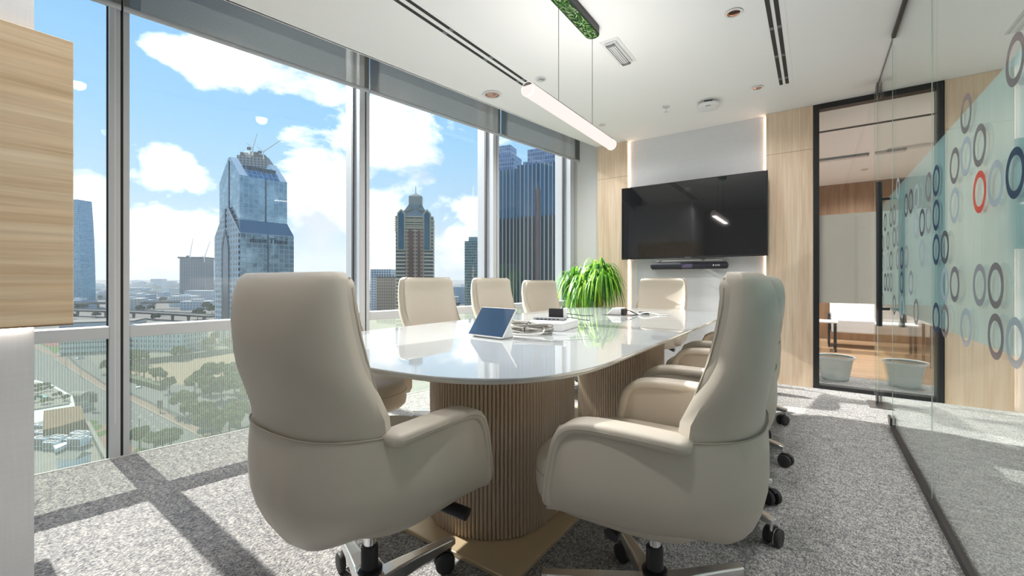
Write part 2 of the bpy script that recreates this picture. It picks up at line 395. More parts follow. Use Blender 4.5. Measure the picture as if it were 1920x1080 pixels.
M['lens'] = pbr('clear_diffuser', (.80, .80, .80), .2)
M['win'] = glassy('window_glass', (.97, .985, .98), .35)
M['win_low'] = glassy('striped_window_glass', (.90, .94, .90), .55, haze=((.74, .79, .70), .10), stripes=(.011, .35, .13))
M['part'] = glassy('partition_glass', (.955, .975, .96), .85)
M['part_edge'] = pbr('glass_edge_green', srgb(186, 206, 198), .2)
M['frosted'] = glassy('frosted_film', (.8, .8, .8), .5, haze=((.78, .74, .70), .93))
M['led'] = emit('warm_led_strip', (1.0, .70, .52), 14.0)
M['led_white'] = emit('white_led_strip', (1.0, .92, .84), 8.0)
M['tube'] = emit('pendant_diffuser', (1.0, .89, .84), 1.05)
M['tube_rim'] = emit('pendant_rim', (1.0, .93, .90), 1.15)
M['office_light'] = emit('office_luminaire', (1.0, .97, .92), 2.0)

# ------------------------------------------------------------------ window wall frame of reference
WA = Vector((-3.254, .376, 0)); WU = Vector((.1605, .987, 0)).normalized(); WN = Vector((WU.y, -WU.x, 0))
WROT = atan2(WU.y, WU.x)
def W(s, n, z): return WA + WU * s + WN * n + Vector((0, 0, z))
WM = Matrix.Translation(WA) @ Matrix.Rotation(WROT, 4, 'Z')      # local x along the wall, local -y inwards
def wbox(name, mat, s0, s1, n0, n1, z0, z1, parent=None, bevel=0):
    mb = MB().box((s0, -n1, z0), (s1, -n0, z1))
    o = mb.build(name, mat, parent, bevel=bevel)
    if parent is None: o.matrix_world = WM
    return o
CZ = 2.62; YF = 4.85; PX = .43

# ------------------------------------------------------------------ room shell
def poly_slab(name, pts, z0, z1, mat):
    return MB().prism(pts, z0, z1).build(name, mat)
def quad(s, n): p = W(s, n, 0); return (p.x, p.y)
c_in = .345
# floor: carpet up to the glass line
struct(poly_slab('floor', [quad(-2.2, 0), (3.2, quad(-2.2, 0)[1]), (3.2, 5.6), (quad(5.3, 0)[0], 5.6)], -.12, 0, M['carpet']))
struct(MB().box((-2.6, 5.6, -.12), (3.2, 9.2, -.001)).build('floor_parquet', M['parquet']))
# ceiling with the blind pocket left open along the windows
struct(poly_slab('ceiling', [quad(-2.2, c_in), (3.2, quad(-2.2, c_in)[1]), (3.2, 9.2), (quad(9.2, c_in)[0], 9.2)], CZ, CZ + .12, M['ceiling']))
struct(wbox('ceiling_pocket', M['ceiling'], -2.2, 5.3, -.3, c_in + .02, 3.05, 3.15))
struct(wbox('trim_pocket', M['white_wall'], -2.2, 5.3, c_in, c_in + .02, CZ, 3.06))
# TV wall behind the panels, the white pier at the window corner
struct(MB().box((-2.75, 5.0, 0), (-.008, 5.12, 3.1)).build('wall_far', M['white_wall']))
struct(MB().box((.857, 5.0, 0), (3.2, 5.12, CZ)).build('wall_far_corridor', M['white_wall']))
struct(MB().box((-2.157 - .03, 4.965, 0), (-2.157, 5.0, CZ)).build('trim_1', M['white_wall']))
struct(MB().box((-1.785, 4.90, 0), (-.386, 5.0, CZ)).build('wall_tv_recess', M['linen']))
struct(MB().box((1.0, -1.9, 0), (3.3, -1.8, CZ)).build('wall_back_corridor', M['white_wall']))
struct(MB().box((-3.8, -1.9, 0), (1.0, -1.8, CZ)).build('wall_back', M['linen']))
struct(MB().box((3.2, -1.9, 0), (3.3, 9.2, CZ)).build('wall_corridor', M['white_wall']))
struct(MB().box((-2.6, 9.1, 0), (3.3, 9.2, CZ)).build('wall_next_room', M['oak_dark']))
struct(MB().box((-2.7, 5.12, 0), (-2.6, 9.2, CZ)).build('wall_next_room_side', M['white_wall']))

# window bays: glass above, striped glass below, transom, mullions
MS = [-1.141, .321, 1.783, 3.245, 4.62]
for k, c in enumerate(MS):
    w0, w1 = (.0425, .0425) if k < 4 else (.08, .12)
    t = empty('trim_%d' % (k + 2)); t.matrix_world = WM; struct(t)
    wbox('mullion', M['alu'], c - w0, c + .004, -.25, 0, -.5, 3.05, t, .003)
    wbox('groove', M['gasket'], c + .004, c + .015, -.25, -.012, -.5, 3.05, t)
    wbox('mullion', M['alu'], c + .015, c + w1, -.25, 0, -.5, 3.05, t, .003)
    wbox('gasket', M['gasket'], c - w0 - .008, c - w0, -.13, -.10, -.5, 3.05, t)
    wbox('gasket', M['gasket'], c + w1, c + w1 + .006, -.13, -.10, -.5, 3.05, t)
for k in range(4):
    s0 = MS[k] + .0425; s1 = MS[k + 1] - (.0425 if k < 3 else .08)
    t = empty('window_%d' % (k + 1)); t.matrix_world = WM; struct(t)
    wbox('upper_pane', M['win'], s0, s1, -.13, -.12, .70, 3.05, t)
    wbox('lower_pane', M['win_low'], s0, s1, -.13, -.12, -.5, .70, t)
    wbox('transom', M['alu'], s0, s1, -.12, 0, .672, .738, t, .003)
    wbox('head', M['alu'], s0, s1, -.15, -.05, 2.98, 3.06, t)
struct(wbox('baseboard_window', M['alu_edge'], -2.2, 5.0, -.008, .002, -.02, .004))
struct(wbox('wall_outer_pier', M['white_wall'], 4.73, 5.4, -.28, .0, -.5, 3.1))
struct(wbox('wall_outer_left', M['white_wall'], -2.3, -1.2, -.28, .0, -.5, 3.1))

# the pier that ends the back wall at the left of the camera, with its wooden panel
struct(MB().box((-3.45, -.9, 0), (-2.03, .234, CZ)).build('wall_left_pier', M['linen_white']))
t = empty('wood_panel_cabinet', (-2.5, 0, .856), 0, 'light oak box panel with horizontal grain fixed round the grey pier at the left', 'wall panel')
MB().prism([(-.62, .236), (.472, .236), (.472, -.6), (.5, -.6), (.5, .318), (-.62, .318)], 0, .93).build('panel', M['oak_h'], t, bevel=.002)
MB().box((.476, -.55, -.008), (.488, .23, -.001)).build('light_strip', M['led_white'], t)
MB().box((.49, -.5, -.004), (.4995, .3175, 0)).build('edge_strip', M['oak_dark'], t)

# wood panels on the TV wall
def wood_panel(name, x0, x1, label, seam=True, y1=5.0):
    t = empty(name, (x0, YF, 0), 0, label, 'wall panel')
    zs = 2.217
    MB().box((0, 0, 0.0), (x1 - x0, y1 - YF, zs - .0015)).build('lower_board', M['oak'], t)
    MB().box((0, 0, zs + .0015), (x1 - x0, y1 - YF, CZ - .002)).build('upper_board', M['oak'], t)
    MB().box((.001, .004, zs - .002), (x1 - x0 - .001, y1 - YF, zs + .002)).build('seam', M['oak_dark'], t)
    return t
wood_panel('wood_wall_panel', -2.157, -1.783, 'narrow light oak wall panel behind the plant, left of the television')
wood_panel('wood_wall_panel', -.388, -.012, 'light oak wall panel between the television and the black framed glass')
wood_panel('wood_wall_panel', .862, 1.30, 'light oak wall panel right of the black framed glass, seen through the partition')
# led coves beside the linen recess
for x, lab in ((-1.779, 'warm glowing light strip down the left edge of the linen recess'), (-.398, 'warm glowing light strip down the right edge of the linen recess')):
    tag(MB().box((x, 4.893, .02), (x + .006, 4.899, CZ - .01)).build('led_strip', M['led']), lab, 'light')
tag(MB().box((-1.745, 4.888, .35), (-1.675, 4.9, 1.205)).build('cable_cover', M['white_plastic'], bevel=.004), 'white vertical cable cover below the left end of the television', 'cable cover')

# black framed glass to the next room
t = empty('window_5'); struct(t); t.location = (0, YF, 0)
fx0, fx1 = -.008, .857
MB().box((fx0, 0, 0), (fx0 + .045, .09, CZ)).build('frame_jamb', M['black'], t, bevel=.002)
MB().box((fx1 - .045, 0, 0), (fx1, .09, CZ)).build('frame_jamb', M['black'], t, bevel=.002)
MB().box((fx0 + .045, 0, CZ - .05), (fx1 - .045, .09, CZ)).build('frame_head', M['black'], t, bevel=.002)
MB().box((fx0 + .045, 0, 0), (fx1 - .045, .09, .035)).build('frame_sill', M['black'], t, bevel=.002)
MB().box((fx0 + .045, .04, .035), (fx1 - .045, .05, CZ - .05)).build('pane', M['part'], t)
MB().box((fx0 + .045, .051, .79), (fx1 - .045, .053, 1.60)).build('frosted_film', M['frosted'], t)

# ------------------------------------------------------------------ glass partition
def ring_mesh(mb, x, y, z, ro, ri, n=28):
    vs = []
    for i in range(n):
        a = 2 * pi * i / n
        vs.append((x, y + ro * cos(a), z + ro * sin(a))); vs.append((x, y + ri * cos(a), z + ri * sin(a)))
    b = len(mb.v); mb.v += vs
    for i in range(n):
        j = (i + 1) % n; mb.f.append((b + 2 * i, b + 2 * j, b + 2 * j + 1, b + 2 * i + 1))
def film_mat(name, col, amt):
    m, nt, out = new_mat(name)
    tr = nt.nodes.new('ShaderNodeBsdfTransparent'); tr.inputs[0].default_value = c4(tuple(.85 + .15 * c for c in col))
    df = nt.nodes.new('ShaderNodeBsdfDiffuse'); df.inputs[0].default_value = c4(col); tl = nt.nodes.new('ShaderNodeBsdfTranslucent'); tl.inputs[0].default_value = c4(col)
    a = nt.nodes.new('ShaderNodeMixShader'); a.inputs[0].default_value = .5; L(nt, df.outputs[0], a.inputs[1]); L(nt, tl.outputs[0], a.inputs[2])
    b = nt.nodes.new('ShaderNodeMixShader'); b.inputs[0].default_value = amt; L(nt, tr.outputs[0], b.inputs[1]); L(nt, a.outputs[0], b.inputs[2])
    L(nt, b.outputs[0], out.inputs[0]); return m
RM = {'film': film_mat('aqua_film', srgb(200, 229, 232), .80), 'b': film_mat('ring_brown_grey', srgb(140, 128, 130), .85), 'l': film_mat('ring_light_grey', srgb(186, 190, 198), .75),
      'r': film_mat('ring_red', srgb(232, 96, 84), .9), 'n': film_mat('ring_navy', srgb(70, 80, 104), .9), 'd': film_mat('ring_dark', srgb(104, 96, 104), .9), 'g': film_mat('ring_grey', srgb(164, 158, 164), .8)}
RINGS = [(0, 1, 'b'), (0, 0, 'r'), (0, -2, 'g'), (1, 2, 'b'), (1, 1, 'l'), (1, -3, 'l'), (2, 1, 'b'), (2, 0, 'l'), (2, -2, 'b'), (3, -1, 'd'), (3, -2, 'l'), (3, -3, 'b'), (-1, 0, 'l'), (-1, -2, 'b'), (-1, -3, 'b'),
         (-2, 0, 'n'), (-2, 2, 'b'), (-2, -3, 'l'), (-3, 1, 'g'), (-3, -1, 'b'), (4, 1, 'n'), (4, 0, 'n'), (4, -1, 'n'), (4, -3, 'n'), (5, 1, 'b'), (5, 0, 'g'), (6, 0, 'd'), (6, -1, 'l'), (7, 1, 'l'), (7, 0, 'l'), (8, 1, 'd'), (9, 1, 'd'), (9, -1, 'g'),
         (10, -1, 'n'), (10, -2, 'n'), (11, 0, 'g'), (11, -1, 'g'), (12, 1, 'b'), (12, 0, 'b'), (13, 1, 'b'), (13, -1, 'b'), (13, -2, 'g'), (14, 0, 'b'), (14, -1, 'l'), (14, -2, 'b'), (15, 1, 'd'), (15, -2, 'd'), (16, 0, 'b'), (16, -1, 'g'), (16, -3, 'b'), (17, 0, 'd'), (17, -2, 'b'),
         (-4, 0, 'b'), (-4, -2, 'd'), (-5, 1, 'l'), (-5, -1, 'n'), (-6, 0, 'r'), (-7, -1, 'b'), (8, -2, 'g'), (7, -3, 'b'), (10, -3, 'l'), (12, -3, 'b'), (11, 2, 'l')]
def glass_panel(name, y0, y1, label, cat, z0, z1, door=False):
    t = empty(name, (PX, y0, 0), 0, label, cat)
    MB().box((-.004, 0, z0), (.004, y1 - y0, z1)).build('glass_pane', M['part'], t)
    e = MB(); e.box((-.0050, 0, z0), (-.0041, .0022, z1)); e.box((-.0050, y1 - y0 - .0022, z0), (-.0041, y1 - y0, z1)); e.build('glass_edge', M['part_edge'], t)
    f = MB().box((.0045, 0, .797), (.0052, y1 - y0, 1.595)).build('privacy_film', RM['film'], t)
    by = {}
    for (k, m_, c) in RINGS:
        y = 1.956 + .147 * k; z = 1.278 + .147 * m_
        if y0 + .01 <= y < y1: by.setdefault(c, []).append((y - y0, z))
    for c, lst in by.items():
        mb = MB()
        for (y, z) in lst: ring_mesh(mb, -.0046, y, z, .067, .046)
        nm = {'b': 'brown_grey_rings', 'l': 'light_grey_rings', 'r': 'red_ring', 'n': 'navy_rings', 'd': 'dark_rings', 'g': 'grey_rings'}[c]
        mb.build(nm, RM[c], f)
    return t
glass_panel('glass_partition_panel', 4.62, 4.845, 'narrow fixed glass panel of the ring patterned partition, beside the black framed glass', 'glass partition', .01, CZ - .002)
dr = glass_panel('glass_door', 3.80, 4.61, 'frameless glass door with long black bar handles in the ring patterned partition', 'door', .012, CZ - .05)
glass_panel('glass_partition_panel', 2.627, 3.792, 'tall fixed glass panel with ring film between the glass door and the nearest panel', 'glass partition', .03, CZ - .02)
glass_panel('glass_partition_panel', 1.2, 2.62, 'nearest glass panel of the partition, with the single red ring', 'glass partition', .03, CZ - .02)
glass_panel('glass_partition_panel', -.3, 1.193, 'fixed glass panel of the partition beside the camera', 'glass partition', .03, CZ - .02)
for sx in (-1, 1):
    b = MB(); b.cyl((sx * .062, .10, .68), (sx * .062, .10, 1.68), .017, n=20)
    hnd = b.build('bar_handle', M['plastic'], dr, smooth=False, auto=40)
    q = MB()
    for z in (.80, 1.56): q.cyl((sx * .006, .10, z), (sx * .062, .10, z), .009, n=12)
    q.build('standoff', M['black'], hnd, auto=40)
for (z0, z1, yy) in ((.0, .10, .76), (CZ - .15, CZ - .03, .76), (.012, .08, .03)):
    MB().box((-.02, yy - .05, z0 + .012), (-.0065, yy + .045, z1)).build('patch_fitting', M['steel_dark'], dr, bevel=.002)
    MB().box((.009, yy - .05, z0 + .012), (.02, yy + .045, z1)).build('patch_fitting', M['steel_dark'], dr, bevel=.002)
MB().box((PX - .075, 4.36, .0), (PX + .075, 4.62, .004)).build('floor_pivot_plate', M['steel_dark'])
tag(bpy.data.objects['floor_pivot_plate'], 'dark brushed steel floor plate under the glass door pivot', 'floor plate')
struct(MB().box((PX - .014, -.3, 0), (PX + .014, 3.80, .032)).build('trim_7', M['black']))
struct(MB().box((PX - .014, -.3, CZ - .025), (PX + .014, 3.76, CZ)).build('trim_8', M['black']))
struct(MB().box((PX - .004, 3.76, CZ - .008), (PX + .004, 4.85, CZ)).build('trim_9', M['grey_plastic']))

# ------------------------------------------------------------------ roller blinds
def blind_mat():
    m, nt, out = new_mat('screen_fabric')
    tc = nt.nodes.new('ShaderNodeTexCoord'); mp = nt.nodes.new('ShaderNodeMapping'); L(nt, tc.outputs['Object'], mp.inputs[0]); mp.inputs['Scale'].default_value = (260, 1, 60)
    n = N(nt, 'ShaderNodeTexNoise', Scale=1.0, Detail=3.0); L(nt, mp.outputs[0], n.inputs['Vector'])
    col = mixc(nt, n.outputs[0], srgb(120, 120, 116), srgb(164, 164, 158))
    tr = nt.nodes.new('ShaderNodeBsdfTransparent'); tr.inputs[0].default_value = c4((.95, .97, 1))
    df = nt.nodes.new('ShaderNodeBsdfDiffuse'); L(nt, col, df.inputs[0]); tl = nt.nodes.new('ShaderNodeBsdfTranslucent'); tl.inputs[0].default_value = c4(srgb(120, 122, 120))
    a = nt.nodes.new('ShaderNodeMixShader'); a.inputs[0].default_value = .4; L(nt, df.outputs[0], a.inputs[1]); L(nt, tl.outputs[0], a.inputs[2])
    b = nt.nodes.new('ShaderNodeMixShader'); b.inputs[0].default_value = .78; L(nt, tr.outputs[0], b.inputs[1]); L(nt, a.outputs[0], b.inputs[2])
    L(nt, b.outputs[0], out.inputs[0]); return m
M['blind'] = blind_mat()
BL = ['beside the wood panel', 'over the widest window', 'over the window showing the brown tower', 'over the narrow last window']
for k in range(4):
    s0 = MS[k] + .014; s1 = MS[k + 1] + .006 if k < 3 else 4.655
    t = empty('roller_blind', (0, 0, 0), 0, 'grey screen roller blind with pale bottom rail, ' + BL[k], 'blind'); t.matrix_world = WM @ Matrix.Translation((s0, -.06, 2.5))
    Ln = s1 - s0 - .003
    MB().box((0, -.001, .02), (Ln, .001, .53)).build('fabric', M['blind'], t)
    MB().tube([(0, 0, .012), (Ln, 0, .012)], .016, n=10, up=(0, 0, 1), rx=.008).build('bottom_rail', M['alu'], t, auto=50)
    MB().cyl((0, 0, .50), (Ln, 0, .50), .022, n=14).build('roller', M['alu'], t, auto=50)
mb = MB()
for i in range(380): mb.cyl((0, 0, i * .0062), (0, 0, i * .0062 + .004), .0018, n=5)
o = mb.build('blind_chain', M['white_plastic']); o.location = W(.302, .015, .20); tag(o, 'white bead chain hanging down the first window mullion', 'blind chain')

# ------------------------------------------------------------------ ceiling fittings
def slot_diffuser(x0, x1, y0, y1, label):
    t = empty('slot_diffuser', (x0, y0, CZ), 0, label, 'air vent')
    w = x1 - x0; l = y1 - y0
    MB().box((-.028, -.03, -.003), (w + .028, l + .03, 0)).build('flange', M['ceiling'], t)
    for a in (.0, w - .024):
        sl = MB().box((a, 0, -.0045), (a + .024, l, -.003)).build('slot', M['gasket'], t)
        for k in range(int(l / .42) + 1): MB().box((a + .002, .03 + k * .42, -.007), (a + .022, .065 + k * .42, -.0045)).build('spacer', M['grey_plastic'], sl)
slot_diffuser(-1.985, -1.905, .3, 3.05, 'long twin slot air diffuser in the ceiling beside the window blinds')
slot_diffuser(-.236, -.170, 1.9, 4.18, 'twin slot air diffuser in the ceiling nearest the glass partition')
def downlight(x, y, r, label, mat='copper', e=E_DOWN):
    t = empty('downlight', (x, y, CZ), 0, label, 'ceiling light')
    MB().lathe([(r, -.004), (r * .98, -.007), (r * .74, -.007), (r * .72, -.003)], cap0=False, cap1=False, n=32).build('trim_ring', M['white_plastic'], t, auto=40)
    MB().lathe([(r * .72, -.004), (r * .62, -.0025), (r * .42, -.001), (r * .2, -.0008)], cap0=False, n=32, cap1=True).build('reflector', M[mat], t, auto=40)
    l = light('downlight_lamp', 'SPOT', (0, 0, -.02), e, (1, .975, .965), spot_size=RAD(160), spot_blend=1.0, shadow_soft_size=.05); l.parent = t
DL = [(-2.296, 2.949, .085, 'large recessed downlight with copper inside, by the window blinds', 'copper'),
      (-1.80, 2.95, .045, 'small recessed downlight left of the hanging lamp', 'steel'), (-.40, 2.89, .05, 'small recessed downlight left of the far ceiling slot', 'copper'),
      (-.392, 4.13, .045, 'small recessed downlight at the end of the ceiling slot, near the oak panel', 'copper'), (-1.81, 4.19, .04, 'smallest looking downlight at the far end, past the hanging lamp', 'steel'),
      (-.40, 1.6, .05, 'recessed downlight above the right side of the table', 'steel'), (-1.80, 1.6, .045, 'recessed downlight above the left side of the table', 'steel'),
      (-.40, .3, .05, 'recessed downlight above the camera at the right', 'steel'), (-1.80, .3, .045, 'recessed downlight above the near end at the left', 'steel')]
for d in DL: downlight(*d)
for (x, y) in ((1.8, .5), (1.8, 2.6), (1.8, 4.2)):
    downlight(x, y, .05, 'recessed downlight in the corridor beyond the glass', 'steel', E_CORR); 
for o in bpy.data.objects:
    if o.name.startswith('downlight') and o.get('label', '').startswith('recessed downlight in the corridor'): o['group'] = 'corridor downlights'

t = empty('emergency_light', (-1.135, 2.918, CZ), 0, 'white recessed emergency light with clear ribbed cover in the ceiling', 'emergency light')
MB().box((-.065, -.19, -.004), (.065, .19, 0)).build('frame', M['white_plastic'], t, bevel=.002)
MB().tube([(0, -.165, -.006), (0, -.15, -.010), (0, .15, -.010), (0, .165, -.006)], .016, n=16, up=(0, 0, 1), rx=.042).build('cover', M['lens'], t, auto=60)
q = MB()
for i in range(-2, 3): q.cyl((i * .014, -.14, -.026), (i * .014, .14, -.026), .0018, n=6)
q.build('rib', M['grey_plastic'], t)
for yy in (-.15, .15): MB().box((-.03, yy - .012, -.028), (.03, yy + .012, -.01)).build('lamp_holder', M['grey_plastic'], t)

t = empty('sprinkler', (-1.132, 4.096, CZ), 0, 'chrome fire sprinkler head under the ceiling', 'sprinkler')
MB().lathe([(.034, 0), (.032, -.006), (.012, -.008)], n=24, cap0=False).build('escutcheon', M['chrome'], t, auto=40)
MB().lathe([(.008, -.008), (.008, -.03), (.004, -.034), (.004, -.045)], n=12).build('body', M['chrome'], t, auto=40)
MB().lathe([(.017, -.045), (.017, -.048)], n=16).build('deflector', M['chrome'], t)

t = empty('wifi_access_point', (-.786, 4.194, CZ), RAD(12), 'white oval wireless access point hung under the ceiling on a black bracket', 'wireless access point')
MB().box((-.035, -.03, -.028), (.035, .03, 0)).build('bracket', M['plastic'], t, bevel=.003)
def sup(a, b, n=36, p=2.6, z=0, cx=0, cy_=0):
    r = []
    for i in range(n):
        th = 2 * pi * i / n; c, s = cos(th), sin(th)
        r.append(Vector((cx + a * math.copysign(abs(c) ** (2 / p), c), cy_ + b * math.copysign(abs(s) ** (2 / p), s), z)))
    return r
MB().loft([sup(.078, .078, z=-.028), sup(.092, .092, z=-.034), sup(.094, .094, z=-.048), sup(.088, .088, z=-.06), sup(.07, .07, z=-.065)]).build('housing', M['white_plastic'], t, auto=50)
q = MB()
for i in range(3): q.box((-.02 + i * .014, -.085, -.0668), (-.013 + i * .014, -.06, -.0652))
q.build('status_marks', M['grey_plastic'], t)

# hanging linear lamp and its canopy
PXC = -1.165
t = empty('pendant_lamp', (PXC, 2.32, 1.95), 0, 'glowing tubular pendant lamp hung horizontally over the table on two wires', 'pendant lamp')
hl = .537
MB().tube([(0, -hl, 0), (0, hl, 0)], .036, n=32, up=(0, 0, 1)).build('diffuser', M['tube'], t, auto=50)
MB().lathe([(.0365, 0), (.0375, .002), (.0375, .008), (.0365, .010), (.031, .010), (.031, 0)], n=32, cap0=False, cap1=False, M=Matrix.Translation((0, -hl - .004, 0)) @ Matrix.Rotation(-pi / 2, 4, 'X')).build('end_ring', M['tube_rim'], t, auto=50)
MB().lathe([(.0365, 0), (.0375, .002), (.0375, .008), (.0365, .010), (.031, .010), (.031, 0)], n=32, cap0=False, cap1=False, M=Matrix.Translation((0, hl - .006, 0)) @ Matrix.Rotation(-pi / 2, 4, 'X')).build('end_ring', M['tube_rim'], t, auto=50)
MB().prism([(.033 * cos(RAD(a)), .033 * sin(RAD(a))) for a in range(35, 146, 10)], 0, .004, Matrix.Translation((0, -hl - .0005, 0)) @ Matrix.Rotation(pi / 2, 4, 'X')).build('end_cap', M['steel_dark'], t)
MB().box((-.014, -hl + .01, .030), (.014, hl - .01, .040)).build('top_rail', M['steel_dark'], t)
for yy, nm in ((-.222, 'wire'), (.222, 'wire')):
    MB().cyl((0, yy, .037), (0, yy, CZ - 1.95 - .05), .0016, n=6).build(nm, M['black'], t)
up = light('pendant_uplight', 'AREA', (0, 0, .045), E_UP, (1, .96, .94), shape='RECTANGLE', size=.06, size_y=1.05); up.parent = t; up.rotation_euler = (pi, 0, 0)
dn = light('pendant_downlight', 'AREA', (0, 0, -.04), E_PEND, (1, .93, .88), shape='RECTANGLE', size=.06, size_y=1.05); dn.parent = t
can = empty('lamp_canopy', (PXC, 2.32, CZ), 0, 'black lamp canopy on the ceiling whose underside shows green leaves', 'lamp canopy')
def capsule(hw, y0, y1, z, n=14):
    r = []
    for i in range(n + 1): a = -pi / 2 + pi * i / n; r.append(Vector((hw * sin(a) * -1, y1 + hw * cos(a), z)))
    for i in range(n + 1): a = -pi / 2 + pi * i / n; r.append(Vector((hw * sin(a), y0 - hw * cos(a), z)))
    return r
MB().loft([capsule(.045, -.24, .22, 0), capsule(.045, -.24, .22, -.048)]).build('housing', M['black'], can, auto=40)
leafm = [pbr('moss_leaf_%d' % i, c, .35, spec=.5) for i, c in enumerate((srgb(60, 130, 34), srgb(106, 176, 60), srgb(18, 56, 16), srgb(214, 238, 196)))]
MB().loft([capsule(.043, -.24, .22, -.0485), capsule(.043, -.24, .22, -.0495)]).build('leaf_backing', pbr('dark_leaf', srgb(20, 50, 16), .6), can)
for c in range(4):
    q = MB(); rr = random.Random(c)
    for i in range(130):
        y = rr.uniform(-.27, .25); x = rr.uniform(-.038, .038); a = rr.gauss(.6, .7); l = rr.uniform(.012, .024); w_ = rr.uniform(.0016, .0032)
        dx, dy = sin(a) * l, cos(a) * l; nx, ny = cos(a) * w_, -sin(a) * w_
        z = -.0497 - rr.random() * .003
        P = [(x - dx, y - dy, z), (x + nx, y + ny, z - .0015), (x + dx, y + dy, z), (x - nx, y - ny, z - .0005)]
        lim = .0425
        ok = all(abs(p[0]) < lim and (p[1] < .22 or (p[0] ** 2 + (p[1] - .22) ** 2) < lim ** 2) and (p[1] > -.24 or (p[0] ** 2 + (p[1] + .24) ** 2) < lim ** 2) for p in P)
        if ok: q.add(P, [(0, 1, 2, 3)])
    q.build('leaf_print', leafm[c], can)

def text_mesh(name, body, size, ext, mat, parent, loc, rot, align='LEFT'):
    cu = bpy.data.curves.new(name, 'FONT'); cu.body = body; cu.size = size; cu.extrude = ext; cu.align_x = align
    tmp = bpy.data.objects.new(name + '_tmp', cu); COL.objects.link(tmp); bpy.context.view_layer.update()
    me = bpy.data.meshes.new_from_object(tmp.evaluated_get(bpy.context.evaluated_depsgraph_get())); bpy.data.objects.remove(tmp, do_unlink=True)
    me.materials.clear(); me.materials.append(mat)
    o = bpy.data.objects.new(name, me); COL.objects.link(o); o.parent = parent; o.location = loc; o.rotation_euler = rot; return o
# ------------------------------------------------------------------ television and video bar
tv = empty('television', (-1.084, 4.74, 1.64), 0, 'large black wall mounted television on the linen wall', 'television')
TW, TH = .722, .408
MB().box((-TW, -.012, -TH), (TW, .025, TH)).build('casing', M['black'], tv, bevel=.004)
MB().box((-TW + .008, -.0135, -TH + .018), (TW - .008, -.0121, TH - .008)).build('screen', M['screen'], tv)
MB().box((-.03, -.014, -TH + .004), (.03, -.0122, -TH + .009)).build('logo_strip', M['grey_plastic'], tv)
MB().box((-.3, .025, -.25), (.3, .155, .22)).build('wall_bracket', M['black'], tv)
t = empty('video_bar', (-1.10, 4.80, 1.152), 0, 'dark blue grey video conference bar hung on the wall below the television', 'video bar')
MB().tube([(-.385, 0, 0), (-.375, 0, 0), (.375, 0, 0), (.385, 0, 0)], [.022, .036, .036, .022], n=20, up=(0, 0, 1), rx=.04).build('housing', M['fabric_dark'], t, auto=50)
MB().tube([(-.05, -.034, 0), (-.045, -.036, 0), (.045, -.036, 0), (.05, -.034, 0)], [.012, .02, .02, .012], n=16, up=(0, 0, 1), rx=.008).build('camera_window', pbr('purple_lens_glass', srgb(82, 70, 112), .12, coat=1.0), t, auto=50)
MB().tube([(-.052, -.031, 0), (-.047, -.033, 0), (.047, -.033, 0), (.052, -.031, 0)], [.014, .023, .023, .014], n=16, up=(0, 0, 1), rx=.008).build('camera_rim', M['grey_plastic'], t, auto=50)
MB().add([(.252, -.0402, -.010), (.252, -.0402, .010), (.268, -.0402, .002)], [(0, 2, 1)]).build('play_logo', M['white_plastic'], t)
text_mesh('maker_lettering', 'poly', .026, .0003, M['white_plastic'], t, (.274, -.0402, -.006), (pi / 2, 0, 0))
MB().box((-.34, .0, .05), (.33, .03, .062)).build('mounting_rail', M['white_plastic'], t)
MB().tube([(-.28, .0, .06), (-.30, -.02, .045), (-.27, -.03, .055)], .003, n=6).build('cable', M['black'], t); MB().tube([(.14, 0, .075), (.15, -.02, .05), (.17, -.01, .07)], .003, n=6).build('cable', M['black'], t)
MB().box((-.1, -.01, -.04), (-.085, .1, -.036)).build('foot_clip', M['copper'], t); MB().box((.12, -.01, -.04), (.135, .1, -.036)).build('foot_clip', M['copper'], t)

# ------------------------------------------------------------------ conference table
TX, TY0, TY1, TZ = -1.155, .765, 3.745, .75
def rrect(x0, x1, y0, y1, r, z, n=12):
    out = []
    for (cx, cy_, a0) in ((x1 - r, y1 - r, 0), (x0 + r, y1 - r, pi / 2), (x0 + r, y0 + r, pi), (x1 - r, y0 + r, 3 * pi / 2)):
        for i in range(n + 1):
            a = a0 + pi / 2 * i / n; out.append(Vector((cx + r * cos(a), cy_ + r * sin(a), z)))
    return out
def soft_rect(hx, hy, z, p=3.2, n=96, cx=TX, cy_=(TY0 + TY1) / 2):
    # flat long sides, super-elliptic ends
    out = []; e = .62
    for i in range(n):
        th = 2 * pi * i / n; c, s = cos(th), sin(th)
        x = hx * math.copysign(abs(c) ** (2 / p), c); y = e * math.copysign(abs(s) ** (2 / p), s)
        y += math.copysign(hy - e, s) if abs(s) > 1e-6 else 0
        out.append(Vector((cx + x, cy_ + y, z)))
    return out
HX, HY = .648, (TY1 - TY0) / 2
tb = empty('conference_table', (TX, (TY0 + TY1) / 2, 0), 0, 'long conference table with glossy white rounded top on two fluted bronze pedestals', 'table')
def tl(pts): return [p - Vector((TX, (TY0 + TY1) / 2, 0)) for p in pts]
MB().loft([tl(soft_rect(HX - .0015, HY - .0015, TZ - .008)), tl(soft_rect(HX, HY, TZ - .0065)), tl(soft_rect(HX, HY, TZ - .0015)), tl(soft_rect(HX - .0015, HY - .0015, TZ))]).build('glass_top', M['table'], tb, auto=30)
MB().loft([tl(soft_rect(HX - .075, HY - .075, TZ - .034)), tl(soft_rect(HX - .02, HY - .02, TZ - .022)), tl(soft_rect(HX - .004, HY - .004, TZ - .0085))]).build('top_edge', M['table_edge'], tb, auto=30)
